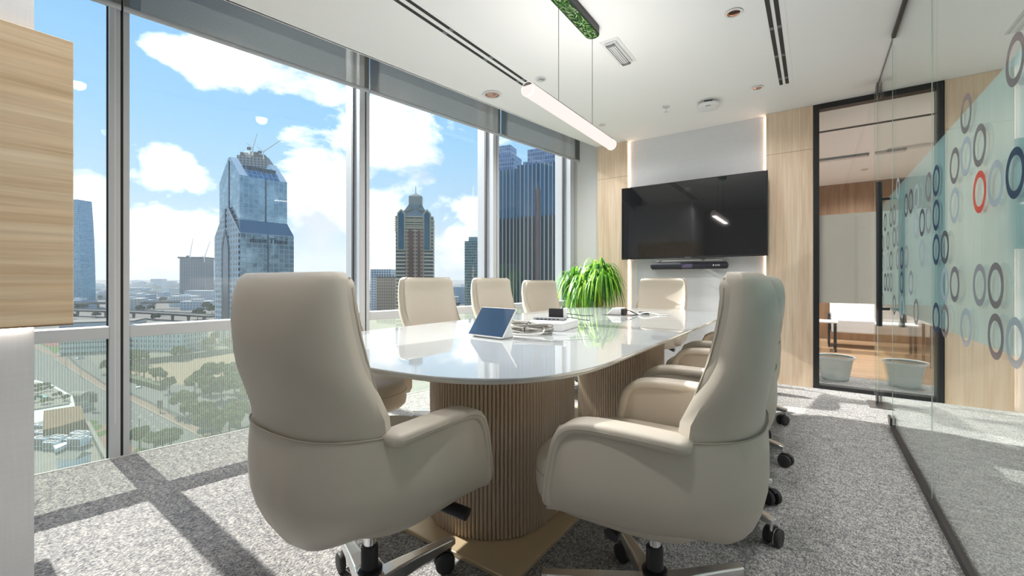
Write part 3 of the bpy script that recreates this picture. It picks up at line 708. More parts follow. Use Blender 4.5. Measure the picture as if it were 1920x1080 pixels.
def fluted(cy_, name):
    hw, hl_ = .268, .36
    ny = []
    per = []
    # stadium outline sampled evenly: long axis along y
    st = hl_ - hw; Ls = 2 * st; Lc = pi * hw; tot = 2 * Ls + 2 * Lc; nf = 132; m = nf * 6
    def at(s_):
        s_ %= tot
        if s_ < Ls: return Vector((hw, -st + s_, 0)), Vector((1, 0, 0))
        s_ -= Ls
        if s_ < Lc: a = s_ / hw; return Vector((hw * cos(a), st + hw * sin(a), 0)), Vector((cos(a), sin(a), 0))
        s_ -= Lc
        if s_ < Ls: return Vector((-hw, st - s_, 0)), Vector((-1, 0, 0))
        s_ -= Ls; a = pi + s_ / hw; return Vector((hw * cos(a), -st + hw * sin(a), 0)), Vector((cos(a), sin(a), 0))
    ring = []
    for i in range(m):
        p, n_ = at(tot * i / m); ph = (i % 6) / 6
        ring.append(p + n_ * (.0085 * abs(sin(pi * ph)) ** .7 - .004))
    rings = [[Vector((p.x, p.y + cy_, z)) for p in ring] for z in (.02, .72)]
    o = MB().loft(rings).build(name, M['flute'], tb, auto=50)
    return o
PYA, PYB = 1.58 - (TY0 + TY1) / 2, 3.02 - (TY0 + TY1) / 2
fluted(PYA, 'pedestal'); fluted(PYB, 'pedestal')
for c in (PYA, PYB):
    MB().box((-.355, c - .44, 0), (.355, c + .44, .018)).build('base_plate', M['bronze'], tb, bevel=.003)

# ------------------------------------------------------------------ chairs
def plan_mid(n=40):
    pts = catmull([(0, -.283, 0), (.11, -.274, 0), (.2, -.232, 0), (.262, -.15, 0), (.292, -.04, 0), (.301, .06, 0), (.294, .15, 0), (.286, .198, 0)], 6)
    return pts
def make_chair(name, label, head=False):
    ch = empty(name, (0, 0, 0), 0, label, 'office chair')
    lm = M['leather']
    # local axes: x right, y forward
    mid = plan_mid(); nT = len(mid)
    bot = catmull([(0, -.15, 0), (.07, -.14, 0), (.135, -.105, 0), (.185, -.045, 0), (.215, .02, 0), (.232, .09, 0), (.252, .155, 0), (.270, .196, 0)], 6)
    def zb(t):
        u = min(1, t / .42); u = u * u * (3 - 2 * u)
        return .322 + .072 * u + .014 * max(0, (t - .42) / .58)
    def zt(t):
        if t < .80: return .642
        u = (t - .80) / .20
        return .642 - .022 * u - .20 * max(0, (u - .42) / .58) ** 1.7
    rows = 13
    def surf(inset, v, i):
        t = i / (nT - 1); m_ = mid[i]; b_ = bot[i]; z0 = zb(t); z1 = zt(t); zm = min(.52, z0 + (z1 - z0) * .62)
        if v < .55:
            th = v / .55 * pi / 2; k = sin(th) ** .85; z = z0 + (zm - z0) * (1 - cos(th))
            p = b_.lerp(m_, k)
        else:
            u = (v - .55) / .45; z = zm + (z1 - zm) * u; p = m_.lerp(Vector((m_.x * .972, m_.y + .006 * (1 - t), 0)), u * u)
        if inset:
            a = mid[max(0, i - 1)]; c = mid[min(nT - 1, i + 1)]; d = (c - a).normalized(); nrm = Vector((d.y, -d.x, 0))
            if nrm.dot(m_ - Vector((0, .05, 0))) < 0: nrm = -nrm
            p = Vector((p.x - nrm.x * inset, p.y - nrm.y * inset, 0)); 
        return Vector((p.x, p.y, z))
    mb = MB(); cols = []
    idx = [(-1, i) for i in range(nT - 1, 0, -1)] + [(1, i) for i in range(nT)]
    nr = rows + 1 + 5
    grid = []
    for (sg, i) in idx:
        c = []
        for r in range(rows + 1):
            p = surf(0, r / rows, i); c.append(Vector((sg * p.x, p.y, p.z)))
        for r in range(5):
            p = surf(.052, [1.0, .9, .78, .66, .5][r], i); 
            if i == 0: p.x = 0
            p.z -= .006
            c.append(Vector((sg * p.x, p.y, p.z)))
        grid.append(c)
    vs = [p for c in grid for p in c]; fs = []
    for a in range(len(grid) - 1):
        for r in range(nr - 1):
            fs.append((a * nr + r, (a + 1) * nr + r, (a + 1) * nr + r + 1, a * nr + r + 1))
    fs.append(tuple(reversed(range(0, nr)))); fs.append(tuple((len(grid) - 1) * nr + r for r in range(nr)))
    # underside
    nb = len(vs); vs.append(Vector((0, .06, .392)))
    for a in range(len(grid) - 1): fs.append((nb, (a + 1) * nr, a * nr))
    fs.append((nb, 0, (len(grid) - 1) * nr))
    o = mb.add(vs, fs).build('shell', lm, ch, auto=55); fix_normals(o)
    # back seam piping
    seam = [Vector((mid[i].x * .972 * sg, mid[i].y + .003, zt(0) + .001)) for (sg, i) in idx if i <= 18]
    MB().tube(seam, .0022, n=6).build('seam', M['leather_seam'], o, auto=60)
    # upper back: outer panel
    def lv(z):
        tab = [(.600, .246, -.258, -.130), (.64, .250, -.271, -.145), (.67, .252, -.279, -.155), (.73, .249, -.287, -.178), (.82, .243, -.300, -.210), (.90, .238, -.304, -.230), (.96, .233, -.298, -.238), (.995, .228, -.285, -.238), (1.012, .220, -.272, -.236), (1.018, .205, -.262, -.235)]
        for a, b in zip(tab, tab[1:]):
            if z <= b[0]: u = (z - a[0]) / (b[0] - a[0]); return [a[j] + (b[j] - a[j]) * u for j in (1, 2, 3)]
        return list(tab[-1][1:])
    def rim(a):      # the shell rim, followed by the foot of the panel
        f_ = min(1.0, abs(a)) * 18; i_ = int(f_); q_ = mid[i_].lerp(mid[min(nT - 1, i_ + 1)], f_ - i_); return q_.x * .965, q_.y + .010
    def sec_outer(z, n=14):
        w, yo, ys = lv(z); r = []; kb = min(1, max(0, (z - .63) / .15)); kb = kb * kb * (3 - 2 * kb)
        for i in range(-n, n + 1):
            a = i / n; x = w * sin(a * pi / 2) if abs(a) < 1 else w * a
            k = abs(a) ** 2.6; y = yo + (ys - yo) * k; rx_, ry_ = rim(a); rx_ = math.copysign(rx_, a)
            r.append(Vector((rx_ + (x - rx_) * kb, ry_ + (y - ry_) * kb, z)))
        r += [Vector((p.x * .94, p.y + .026, p.z)) for p in reversed(r)]
        return r
    zs = [.60, .64, .68, .73, .78, .82, .86, .90, .94, .965, .985, .998, 1.008, 1.015, 1.018]
    MB().loft([sec_outer(z) for z in zs]).build('back_panel', lm, ch, auto=50)
    # front cushion of the back
    def sec_inner(z, w, ysd, yc, th, n=14):
        r = []
        for i in range(-n, n + 1):
            a = i / n; x = w * sin(a * pi / 2); r.append(Vector((x, yc - th + (ysd - .045 - yc + th) * abs(a) ** 2.6, z)))
        for i in range(n, -n - 1, -1):
            a = i / n; x = w * sin(a * pi / 2); edge = .010 * (1 if abs(a) > .99 else 0)
            r.append(Vector((x, yc + (ysd - yc) * abs(a) ** 2.2 - edge, z)))
        return r
    def cush(z):
        w, yo, ys = lv(max(z, .62)); lo = max(0, .64 - z)
        return (w - .010 - .012 * min(1, max(0, (.80 - z) / .12)) - lo * .12, ys + .042 + lo * .25, yo + .088 + (.02 if z < .6 else 0) + lo * .35, .066)
    rings = []
    for z in (.42, .46, .52, .58, .62, .68, .74, .80, .86, .92, .96, .985, 1.0, 1.010, 1.016):
        w, a, b, th = cush(z)
        sh = max(0, (z - .985) / .031); rings.append(sec_inner(z, w - .02 * sh ** 2, a - .018 * sh ** 2, b - .022 * sh ** 2, th * (1 - .35 * sh)))
    bk = MB().loft(rings).build('backrest', lm, ch, auto=55)
    for sg in (-1, 1):
        q = MB(); pth = []
        for z in (.64, .70, .76, .82, .88, .94, .98, 1.004):
            w, a, b, th = cush(z); pth.append(Vector((sg * (w - .001 - .01 * max(0, (z - .98) / .03)), a - .010, z)))
        q.tube(pth, .0028, n=6).build('seam', M['leather_seam'], bk, auto=60)
    # seat
    def seat_ring(sc_, z, n=44):
        r = []
        for i in range(n):
            th = 2 * pi * i / n; c, s = cos(th), sin(th)
            p = 2.9 if s > 0 else 3.6
            x = .238 * sc_ * math.copysign(abs(c) ** (2 / p), c); y = .252 * sc_ * math.copysign(abs(s) ** (2 / p), s)
            x += x * .05 * max(0, s)
            r.append(Vector((x, .075 + y, z - .014 * max(0, s) ** 2 * max(0, (z - .40) / .12))))
        return r
    prof = [(.55, .372), (.80, .373), (.93, .378), (.985, .392), (1.0, .412), (1.0, .455), (.992, .484), (.968, .505), (.92, .518), (.8, .527), (.5, .533), (.12, .534)]
    se = MB().loft([seat_ring(a, z) for a, z in prof]).build('seat', lm, ch, auto=60)
    r = seat_ring(.999, .462); r.append(r[0]); MB().tube(r, .0028, n=6, caps=False).build('seam', M['leather_seam'], se, auto=60)
    # arm pads
    for sg in (-1, 1):
        pth = catmull([(sg * .256, -.150, .636), (sg * .264, -.09, .642), (sg * .266, 0, .644), (sg * .264, .085, .641), (sg * .262, .136, .628), (sg * .260, .165, .594), (sg * .258, .182, .53), (sg * .256, .194, .465), (sg * .252, .197, .412)], 5)
        rr = [.010] + [.0155] * (len(pth) - 3) + [.013, .007]; rx = [.022] + [.038] * (len(pth) - 3) + [.033, .02]
        q = MB(); rings = []
        for k, p in enumerate(pth):
            a = pth[max(0, k - 1)]; b = pth[min(len(pth) - 1, k + 1)]; d = (b - a).normalized(); u = Vector((1, 0, 0)); w_ = d.cross(u).normalized()
            rings.append([p + u * (rx[k] * math.copysign(abs(cos(t_)) ** .45, cos(t_))) + w_ * (rr[k] * math.copysign(abs(sin(t_)) ** .62, sin(t_))) for t_ in [2 * pi * i / 20 for i in range(20)]])
        ar = q.loft(rings).build('arm_pad', lm, ch, auto=70)
        MB().tube([p + Vector((sg * .0365, 0, 0)) for p in pth[2:-2]], .0022, n=6).build('seam', M['leather_seam'], ar, auto=60)
    # mechanism, column, levers
    MB().box((-.07, -.09, .345), (.07, .13, .395)).build('mechanism', M['plastic'], ch, bevel=.012)
    MB().lathe([(.034, .308), (.052, .348)], n=20).build('mechanism_cup', M['plastic'], ch, auto=40)
    MB().lathe([(.017, .17), (.017, .315)], n=20).build('gas_spring', M['chrome'], ch, auto=40)
    MB().lathe([(.024, .15), (.024, .235), (.020, .24)], n=20).build('column', M['plastic'], ch, auto=40)
    MB().tube([(.06, .07, .372), (.15, .10, .365), (.20, .12, .355), (.255, .135, .345)], [.008, .010, .016, .016], n=10, up=(0, 0, 1), rx=[.01, .012, .022, .022]).build('lever', M['plastic'], ch, auto=50)
    MB().tube([(-.06, .03, .368), (-.14, .05, .356), (-.19, .06, .342)], [.008, .012, .017], n=10, up=(0, 0, 1), rx=[.01, .014, .022]).build('lever', M['plastic'], ch, auto=50)
    # star base
    hub = MB().lathe([(.03, .085), (.042, .095), (.046, .115), (.044, .14), (.034, .15), (.034, .158)], n=28).build('hub', M['chrome'], ch, auto=40)
    MB().lathe([(.033, .158), (.036, .162), (.036, .172), (.030, .176)], n=24).build('collar', M['plastic'], hub, auto=40)
    return ch
def add_base(ch, a0, spins):
    R_ = .315
    for k in range(5):
        a = a0 + 2 * pi * k / 5; Mx = Matrix.Rotation(a, 4, 'Z')
        rings = []
        for (x, w, z0, z1) in ((.035, .030, .092, .142), (.08, .026, .094, .139), (.16, .021, .092, .130), (.25, .018, .088, .118), (.31, .0175, .086, .110), (.328, .015, .087, .107)):
            rings.append([Mx @ Vector(p) for p in ((x, -w, z0), (x, w, z0), (x, w, z1 - .004), (x, w * .8, z1), (x, -w * .8, z1), (x, -w, z1 - .004))])
        MB().loft(rings).build('leg', M['steel'], ch, bevel=.002)
        c = empty('castor', Mx @ Vector((R_, 0, 0))); c.parent = ch; c.rotation_euler = (0, 0, a + spins[k])
        MB().cyl((0, 0, .055), (0, 0, .092), .0065, n=10).build('stem', M['chrome'], c, auto=40)
        q = MB()     # hood over the two wheels
        hoodr = []
        for i in range(9):
            th = RAD(-10 + 145 * i / 8); hoodr.append([Vector((-.02 + r_ * cos(th), y_, .034 + r_ * sin(th))) for r_, y_ in ((.030, -.008), (.0365, -.008), (.0365, .008), (.030, .008))])
        q.loft(hoodr).build('hood', M['plastic'], c, auto=40)
        for sg in (-1, 1):
            MM = Matrix.Translation((-.02, sg * .019, .033)) @ Matrix.Rotation(pi / 2, 4, 'X')
            MB().lathe([(.012, -.0105), (.026, -.0105), (.031, -.008), (.033, -.003), (.033, .003), (.031, .008), (.026, .0105), (.012, .0105)], n=26, M=MM).build('wheel', M['rubber'], c, auto=40)
proto = make_chair('office_chair', '')
CHAIRS = [
    # x, y, facing deg, dz, star angle, label
    (-1.046, .769, 90, 0, 87, 'beige leather office chair seen from behind at the near head of the table'),
    (-.374, 1.238, 181.8, 0, 36, 'beige office chair seen side-on at the right foreground, first on the partition side'),
    (-.405, 2.03, 181, 0, 23, 'second beige office chair on the glass partition side, just behind the side-on one'),
    (-.44, 2.84, 179, 0, 35, 'third beige office chair on the glass partition side of the table'),
    (-.475, 3.58, 180, -.02, 42, 'fourth beige office chair on the glass partition side, farthest along'),
    (-1.94, 1.25, 0, 0, 5, 'first beige office chair on the window side, mostly hidden behind the nearest chair'),
    (-1.94, 2.06, 0, 0, 62, 'second beige office chair on the window side, below the brown tower'),
    (-1.94, 2.78, 0, 0, 5, 'third beige office chair on the window side, behind the tablet'),
    (-1.93, 3.48, -8, -.02, 40, 'fourth beige office chair on the window side, turned, next to the plant'),
    (-1.26, 4.20, 270, 0, 25, 'beige office chair at the far head of the table, under the television'),
]
for i, (x, y, fa, dz, sa, lab) in enumerate(CHAIRS):
    c = copy_tree(proto) 
    c.location = (x, y, 0); c.rotation_euler = (0, 0, RAD(fa - 90)); tag(c, lab, 'office chair', 'office chairs round the conference table')
    rr = random.Random(i * 7 + 3)
    if i == 0: spins = [RAD(rr.uniform(-60, 60)) for _ in range(5)]
    else: spins = [RAD(rr.uniform(-180, 180)) for _ in range(5)]
    c['star'] = 1; del c['star']
    add_base(c, RAD(sa), spins)
    if dz:
        for chd in c.children:
            if chd.name.split('.')[0] in ('shell', 'back_panel', 'backrest', 'seat', 'arm_pad', 'mechanism', 'mechanism_cup', 'lever'): chd.location.z += dz
def kill(o):
    for c in list(o.children): kill(c)
    bpy.data.objects.remove(o, do_unlink=True)
kill(proto)

# ------------------------------------------------------------------ things on the table
def on_table(x, y): return (x, y, TZ + .0003)
# touch panel: screen leaning back on a wedge stand
t = empty('touch_panel', on_table(-1.157, 1.44), RAD(-5), 'tablet like touch panel leaning on a white wedge stand on the table', 'tablet')
MB().add([(-.085, .0, .0), (.085, .0, .0), (.085, .09, .0), (-.085, .09, .0), (-.085, .012, .012), (.085, .012, .012), (.085, .066, .078), (-.085, .066, .078)],
         [(0, 3, 2, 1), (4, 5, 6, 7), (0, 1, 5, 4), (1, 2, 6, 5), (2, 3, 7, 6), (3, 0, 4, 7)]).build('stand', M['white_plastic'], t, bevel=.006)
sc_ = empty('screen_unit', (0, -.005, .006)); sc_.parent = t; sc_.rotation_euler = (RAD(-38), 0, 0)
MB().box((-.104, -.004, 0), (.104, .004, .150)).build('bezel', M['white_plastic'], sc_, bevel=.004)
MB().box((-.100, -.0052, .004), (.100, -.0041, .146)).build('display', pbr('tablet_glass', (.03, .055, .10), .05, coat=1.0), sc_)
# white box with papers, cable coil
t = empty('white_box', on_table(-1.11, 1.93), RAD(8), 'low white cardboard box lying on the table behind the coiled cables', 'box')
MB().box((-.10, -.12, 0), (.10, .12, .038)).build('box', M['white_plastic'], t, bevel=.002)
MB().box((-.101, -.121, .030), (.101, .121, .0395)).build('lid', M['white_plastic'], t, bevel=.002)
mb = MB(); rr = random.Random(5)
for k in range(11):
    pts = []; ph = rr.uniform(-.3, .3); a_ = rr.uniform(.085, .125); b_ = rr.uniform(.022, .045); zz = .004 + .0035 * k
    for i in range(29):
        th = 2 * pi * i / 28; pts.append((a_ * cos(th + ph), b_ * sin(th + ph) * (1 + .2 * sin(3 * th + k)) , min(.045, zz + .006 * sin(2 * th + k)) + .001))
    mb.tube(pts, .0036, n=7)
o = mb.build('cable', pbr('grey_cable', srgb(158, 154, 148), .5), None, auto=60); o.name = 'coiled_cable'
o.location = on_table(-1.10, 1.69); o.rotation_euler = (0, 0, RAD(12)); tag(o, 'coil of light grey cable tied up beside the touch panel', 'cable')
mt = MB().tube([(0, -.05, .006), (0, -.053, .03), (0, 0, .054), (0, .053, .03), (0, .05, .006)], .0022, n=6).build('cable_tie', M['black'], o, auto=60)
o = MB().tube([(-.12, 0, .004), (-.08, -.06, .004), (0, -.085, .004), (.07, -.07, .006), (.10, -.02, .01), (.07, .03, .03), (.0, .03, .042), (-.08, .01, .05)], .0036, n=8)
o = MB().tube(catmull([(-.13, -.02, .004), (-.08, -.055, .004), (0, -.08, .004), (.07, -.066, .006), (.10, -.02, .012), (.07, .03, .035), (.0, .03, .05), (-.08, .01, .055)], 5), .0036, n=8).build('loose_cable', pbr('white_cable', srgb(214, 210, 204), .5), None, auto=60)
o.location = on_table(-1.10, 1.675); tag(o, 'pale cable end looping in front of the coiled cable', 'cable')
mb = MB(); rr = random.Random(9)
for k in range(5):
    pts = [(.05 * cos(2 * pi * i / 16 + k) * (1 + .1 * k), .026 * sin(2 * pi * i / 16 + k) + .004 * k, .005 + .005 * k + .003 * sin(i)) for i in range(17)]
    mb.tube(pts, .003, n=6)
o = mb.build('black_cable_coil', M['plastic'], None, auto=60); o.location = on_table(-1.235, 1.75); tag(o, 'small black cable coil tucked behind the touch panel', 'cable')
# bits on the box
BZ = TZ + .0395 + .0006
t = empty('power_adapter', (-1.135, 1.95, BZ), RAD(12), 'flat dark multi port adapter lying on the white box', 'adapter')
MB().box((-.085, -.026, 0), (.085, .026, .013)).build('body', M['grey_plastic'], t, bevel=.004)
q = MB()
for i in range(6): q.box((-.065 + i * .022, -.0268, .003), (-.052 + i * .022, -.0262, .009))
q.build('ports', M['black'], t)
t = empty('charger_block', (-1.12, 1.995, BZ), RAD(14), 'black charger block standing on the white box', 'charger')
MB().box((-.045, -.0, 0), (.035, .035, .058)).build('body', M['plastic'], t, bevel=.005)
MB().box((.0355, .0, .0), (.052, .035, .062)).build('ports_end', M['white_plastic'], t, bevel=.003)
q = MB(); q.tube(catmull([(.05, .02, .03), (.09, .02, .028), (.14, .03, .022), (.19, .03, .024)], 4), .0022, n=6); q.tube(catmull([(.05, .01, .012), (.09, .0, .012), (.14, -.01, .004), (.18, -.02, .004)], 4), .0022, n=6)
q.build('lead', M['plastic'], t, auto=60)
# pop-up power box in the table
t = empty('table_power_box', on_table(-1.165, 2.95), RAD(2), 'flip up power box with dark plate and silver lid in the far table top', 'power box')
MB().box((-.075, -.09, 0), (.135, .10, .003)).build('plate', M['steel_dark'], t, bevel=.001)
MB().add([(-.055, -.05, .003), (.05, -.05, .003), (.05, .05, .003), (-.055, .05, .003), (-.01, -.05, .05), (.05, -.05, .05), (.05, .05, .05), (-.01, .05, .05)],
         [(0, 3, 2, 1), (4, 5, 6, 7), (0, 1, 5, 4), (1, 2, 6, 5), (2, 3, 7, 6), (3, 0, 4, 7)]).build('lid', M['alu_edge'], t, bevel=.002)
MB().box((.0505, -.045, .006), (.066, .045, .044)).build('sockets', M['plastic'], t, bevel=.002)
q = MB().tube(catmull([(.066, 0, .03), (.09, 0, .034), (.12, .01, .02), (.15, .02, .004)], 4), .004, n=6).build('plug_lead', M['plastic'], t, auto=60)
o = MB().tube(catmull([(0, 0, .004), (.05, .03, .008), (.10, .05, .02), (.15, .09, .01), (.19, .08, .004), (.22, .14, .004)], 5), .0036, n=7).build('white_lead', M['white_plastic'], None, auto=60)
o.location = on_table(-1.07, 2.96); tag(o, 'short white lead running from the table power box', 'cable')
t = empty('phone', on_table(-1.03, 3.15), RAD(25), 'small black handset lying beyond the table power box', 'phone')
MB().box((-.032, -.06, .0), (.032, .06, .014)).build('body', M['plastic'], t, bevel=.005)
MB().box((-.024, -.05, .0141), (.024, .05, .0148)).build('screen', M['screen'], t)

# ------------------------------------------------------------------ plant
def blade_mat(name, c, c2):
    m, nt, out = new_mat(name)
    b = nt.nodes.new('ShaderNodeBsdfPrincipled'); b.inputs['Roughness'].default_value = .38
    oi = nt.nodes.new('ShaderNodeTexCoord'); n = N(nt, 'ShaderNodeTexNoise', Scale=14.0, Detail=2.0); L(nt, oi.outputs['Object'], n.inputs['Vector'])
    col = mixc(nt, n.outputs[0], c, c2); L(nt, col, b.inputs['Base Color'])
    tl = nt.nodes.new('ShaderNodeBsdfTranslucent'); L(nt, col, tl.inputs[0])
    mx = nt.nodes.new('ShaderNodeMixShader'); mx.inputs[0].default_value = .35; L(nt, b.outputs[0], mx.inputs[1]); L(nt, tl.outputs[0], mx.inputs[2]); L(nt, mx.outputs[0], out.inputs[0]); return m
pl = empty('potted_plant', (-2.03, 4.38, 0), 0, 'tall ponytail palm with arching bright green leaves in the window corner', 'plant')
MB().lathe([(.13, 0), (.16, .02), (.19, .34), (.195, .36), (.18, .36), (.175, .33)], n=32, cap1=False).build('pot', M['white_plastic'], pl, auto=40)
MB().lathe([(.176, .32), (.05, .325)], n=24, cap0=False).build('soil', pbr('soil', srgb(70, 52, 38), .95, bump=(60, .6, .01)), pl)
trunkm = pbr('palm_trunk', srgb(170, 128, 90), .8, bump=(40, .7, .01), var=(20, .25))
heads = [(-.17, -.02, .97), (.10, .03, 1.05), (.0, -.12, .88), (.17, -.07, .95), (-.05, .05, 1.0)]
for hx, hy, hz_ in heads:
    MB().tube(catmull([(hx * .15, hy * .15, .30), (hx * .35, hy * .3, .50), (hx * .8, hy * .8, .72), (hx, hy, hz_)], 5), [.035 - .001 * i for i in range(16)], n=10).build('trunk', trunkm, pl, auto=60)
for c, (mat_, seed, nn) in enumerate(((blade_mat('blade_green', srgb(60, 130, 26), srgb(110, 176, 44)), 1, 430), (blade_mat('blade_light', srgb(130, 190, 50), srgb(180, 220, 90)), 2, 330), (blade_mat('blade_dark', srgb(28, 84, 22), srgb(50, 110, 30)), 3, 300))):
    rr = random.Random(seed); mb = MB()
    for i in range(nn):
        hx, hy, hz_ = rr.choice(heads)
        az = rr.uniform(0, 2 * pi); Ln = rr.uniform(.34, .60); rise = rr.uniform(.06, .20) * (1.3 if rr.random() < .2 else 1); out_ = rr.uniform(.10, .29); droop = rr.uniform(.18, .46)
        w0 = rr.uniform(.006, .0105); pts = []
        for k in range(9):
            u = k / 8; rad = out_ * (1 - (1 - u) ** 1.9); z = hz_ + rise * sin(min(1, u * 2.0) * pi / 2) * (1 - .2 * u) - droop * max(0, u - .22) ** 1.25 * 1.3
            pts.append(Vector((hx + rad * cos(az), hy + rad * sin(az), z)))
        side = Vector((-sin(az), cos(az), 0)); b = len(mb.v)
        for k, p in enumerate(pts):
            u = k / 8; w_ = w0 * (1 - u ** 2.2) * (.55 + .9 * min(1, u * 4) * .5) + .0006
            mb.v.append(tuple(p - side * w_)); mb.v.append(tuple(p + Vector((0, 0, -.002)))); mb.v.append(tuple(p + side * w_))
        for k in range(8):
            for j in (0, 1): mb.f.append((b + 3 * k + j, b + 3 * k + j + 1, b + 3 * k + j + 4, b + 3 * k + j + 3))
    o = mb.build('foliage', mat_, pl, smooth=True)

# ------------------------------------------------------------------ next room and corridor
def side_table(x, y, w, d, h, label):
    t = empty('side_table', (x, y, 0), 0, label, 'side table')
    MB().box((-w / 2, -d / 2, h - .02), (w / 2, d / 2, h)).build('tabletop', M['white_plastic'], t, bevel=.003)
    for sx in (-1, 1):
        for sy in (-1, 1): MB().box((sx * (w / 2 - .03) - .012, sy * (d / 2 - .03) - .012, 0), (sx * (w / 2 - .03) + .012, sy * (d / 2 - .03) + .012, h - .021)).build('leg', M['black'], t)
side_table(.02, 7.6, .5, .4, .42, 'small white side table with black legs at the left in the next room')
side_table(1.55, 6.9, 1.0, .5, .50, 'long white side table with black legs in the next room, behind the door handles')
t = empty('bench', (.75, 8.2, 0), 0, 'white upholstered bench with black frame against the wood wall of the next room', 'bench')
MB().box((-.55, -.25, .22), (.55, .25, .42)).build('seat', M['linen_white'], t, bevel=.02)
MB().box((-.55, .18, .40), (.55, .28, .78)).build('backrest', M['linen_white'], t, bevel=.02)
for sx in (-1, 1): MB().box((sx * .57 - .012, -.25, 0), (sx * .57 + .012, .25, .5)).build('side_frame', M['black'], t)
binm = glassy('frosted_bin_plastic', (.8, .84, .84), .8, haze=((.72, .75, .75), .34))
for (x, y, lab) in ((.17, 5.40, 'pale translucent waste bin behind the left of the black framed glass'), (.70, 5.42, 'pale translucent waste bin behind the right of the black framed glass')):
    t = empty('waste_bin', (x, y, 0), 0, lab, 'waste bin')
    MB().lathe([(.11, 0), (.115, .01), (.15, .22), (.157, .225), (.157, .235), (.147, .235), (.108, .012)], n=28, cap0=True, cap1=True).build('bin', binm, t, auto=40)
    MB().lathe([(.15, .230), (.162, .237), (.160, .215), (.155, .212)], n=28, cap0=False, cap1=False).build('liner', M['white_plastic'], t, auto=40)
LT = [(.25, 7.1, 'left of the two'), (1.05, 7.0, 'right of the two')]
for x, y, lab in LT:
    t = empty('linear_ceiling_light', (x, y, CZ), 0, lab + ' linear ceiling lights in the next room', 'ceiling light')
    MB().box((-.32, -.05, -.03), (.32, .05, 0)).build('housing', M['grey_plastic'], t, bevel=.01)
    MB().box((-.30, -.035, -.034), (.30, .035, -.030)).build('diffuser', M['lens'], t)
for (x, y, lab) in ((-.5, 7.4, 'added downlight brightening the next room, near the glass'), (1.3, 5.9, 'added downlight brightening the next room, right'), (.6, 8.1, 'added downlight brightening the next room, far end')): downlight(x, y, .05, lab, 'steel', E_NEXT)  # downlights added to brighten the next room, its linear lights being off
slot = empty('ceiling_slot', (-.6, 5.75, CZ), 0, 'long twin line slot in the ceiling of the next room', 'air vent')
MB().box((-1.5, 0, -.004), (2.5, .02, 0)).build('slot', M['gasket'], slot); MB().box((-1.5, .035, -.004), (2.5, .055, 0)).build('slot', M['gasket'], slot)

# ------------------------------------------------------------------ the city below: ground, roads, lots
def matte(name, col, var=None, rough=.9): return pbr(name, tuple(c * .62 for c in col), rough, spec=.15, var=var)
def street(name, col, var=None): return pbr(name, tuple(c * .36 for c in col), .9, spec=.1, var=var)      # real ground is dark: a fifth of the light comes back
G = {'sand': street('pale_sand', srgb(226, 200, 166), (.05, .08)), 'road': street('grey_asphalt', srgb(168, 170, 166), (.06, .06)), 'pave': street('pink_paving', srgb(214, 178, 160), (.3, .06)),
     'ground': street('city_ground', srgb(190, 184, 170), (.01, .18)), 'line': street('road_paint', srgb(240, 240, 232)), 'grass': street('lawn', srgb(112, 150, 66), (.2, .2)), 'pink': street('running_track', srgb(206, 112, 120)),
     'conc': street('pale_concrete', srgb(214, 208, 194), (.08, .05)), 'conc2': street('grey_concrete', srgb(170, 168, 160), (.1, .06)), 'kerb': street('kerb', srgb(226, 220, 204)),
     'hedge': pbr('hedge', tuple(c * .6 for c in srgb(74, 92, 48)), .9, bump=(1.5, 1.0, .5), var=(.8, .35)), 'brown': street('sandstone', srgb(186, 152, 118), (.1, .06))}
# the ground, cut off where the building stands
struct(MB().box((-9000, -6000, GZ - 1), (-3.9, 9000, GZ)).build('floor_city_ground', G['ground']))
def slab(name, pts, mat, z=.05, h=.05, base=GZ):
    P = [gp(x, y, base) for x, y in pts]
    c = sum(P, Vector()) / len(P)
    o = MB().prism([(p.x - c.x, p.y - c.y) for p in P], z - h, z).build(name, mat); o.location = (c.x, c.y, base); fix_normals(o); return o
def strip(name, pts, w, mat, z0, z1, base=GZ, parent=None):
    P = [gp(x, y, base) for x, y in pts]; P = [Vector((p.x, p.y, 0)) for p in P]
    rings = []
    for k, p in enumerate(P):
        a = P[max(0, k - 1)]; b = P[min(len(P) - 1, k + 1)]; d = (b - a).normalized(); nrm = Vector((-d.y, d.x, 0)) * w / 2
        rings.append([p + nrm + Vector((0, 0, base + z0)), p - nrm + Vector((0, 0, base + z0)), p - nrm + Vector((0, 0, base + z1)), p + nrm + Vector((0, 0, base + z1))])
    o = MB().loft(rings).build(name, mat, parent); fix_normals(o); return o
# (pixel coordinates name points on the street level)
struct(slab('floor_avenue', [(30, 655), (66, 655), (110, 672), (150, 700), (196, 735), (245, 752), (310, 786), (372, 820), (440, 862), (330, 905), (235, 905), (200, 850), (165, 800), (110, 755), (30, 712)], G['road'], .06))
struct(slab('floor_side_road', [(112, 642), (150, 640), (157, 652), (172, 676), (196, 700), (245, 722), (330, 738), (420, 768), (520, 800), (520, 850), (440, 826), (372, 800), (310, 772), (245, 742), (196, 722), (150, 694), (122, 668), (100, 652)], G['road'], .07))
struct(slab('floor_sand_lot', [(205, 680), (300, 676), (420, 664), (520, 652), (560, 700), (470, 706), (400, 708), (345, 722), (300, 716), (243, 704), (205, 696)], G['sand'], .08))
struct(slab('floor_car_park', [(196, 700), (243, 708), (300, 722), (360, 722), (420, 712), (520, 716), (600, 760), (520, 800), (420, 768), (330, 740), (245, 724)], G['road'], .05))
struct(strip('trim_footpath', [(60, 648), (105, 668), (148, 697), (196, 728), (245, 747), (310, 779), (372, 810), (450, 848)], 3.2, G['pave'], 0, .18))
struct(strip('trim_kerb', [(100, 672), (146, 701), (195, 732), (245, 750.5), (310, 784), (372, 816), (450, 855)], .5, G['kerb'], 0, .25))
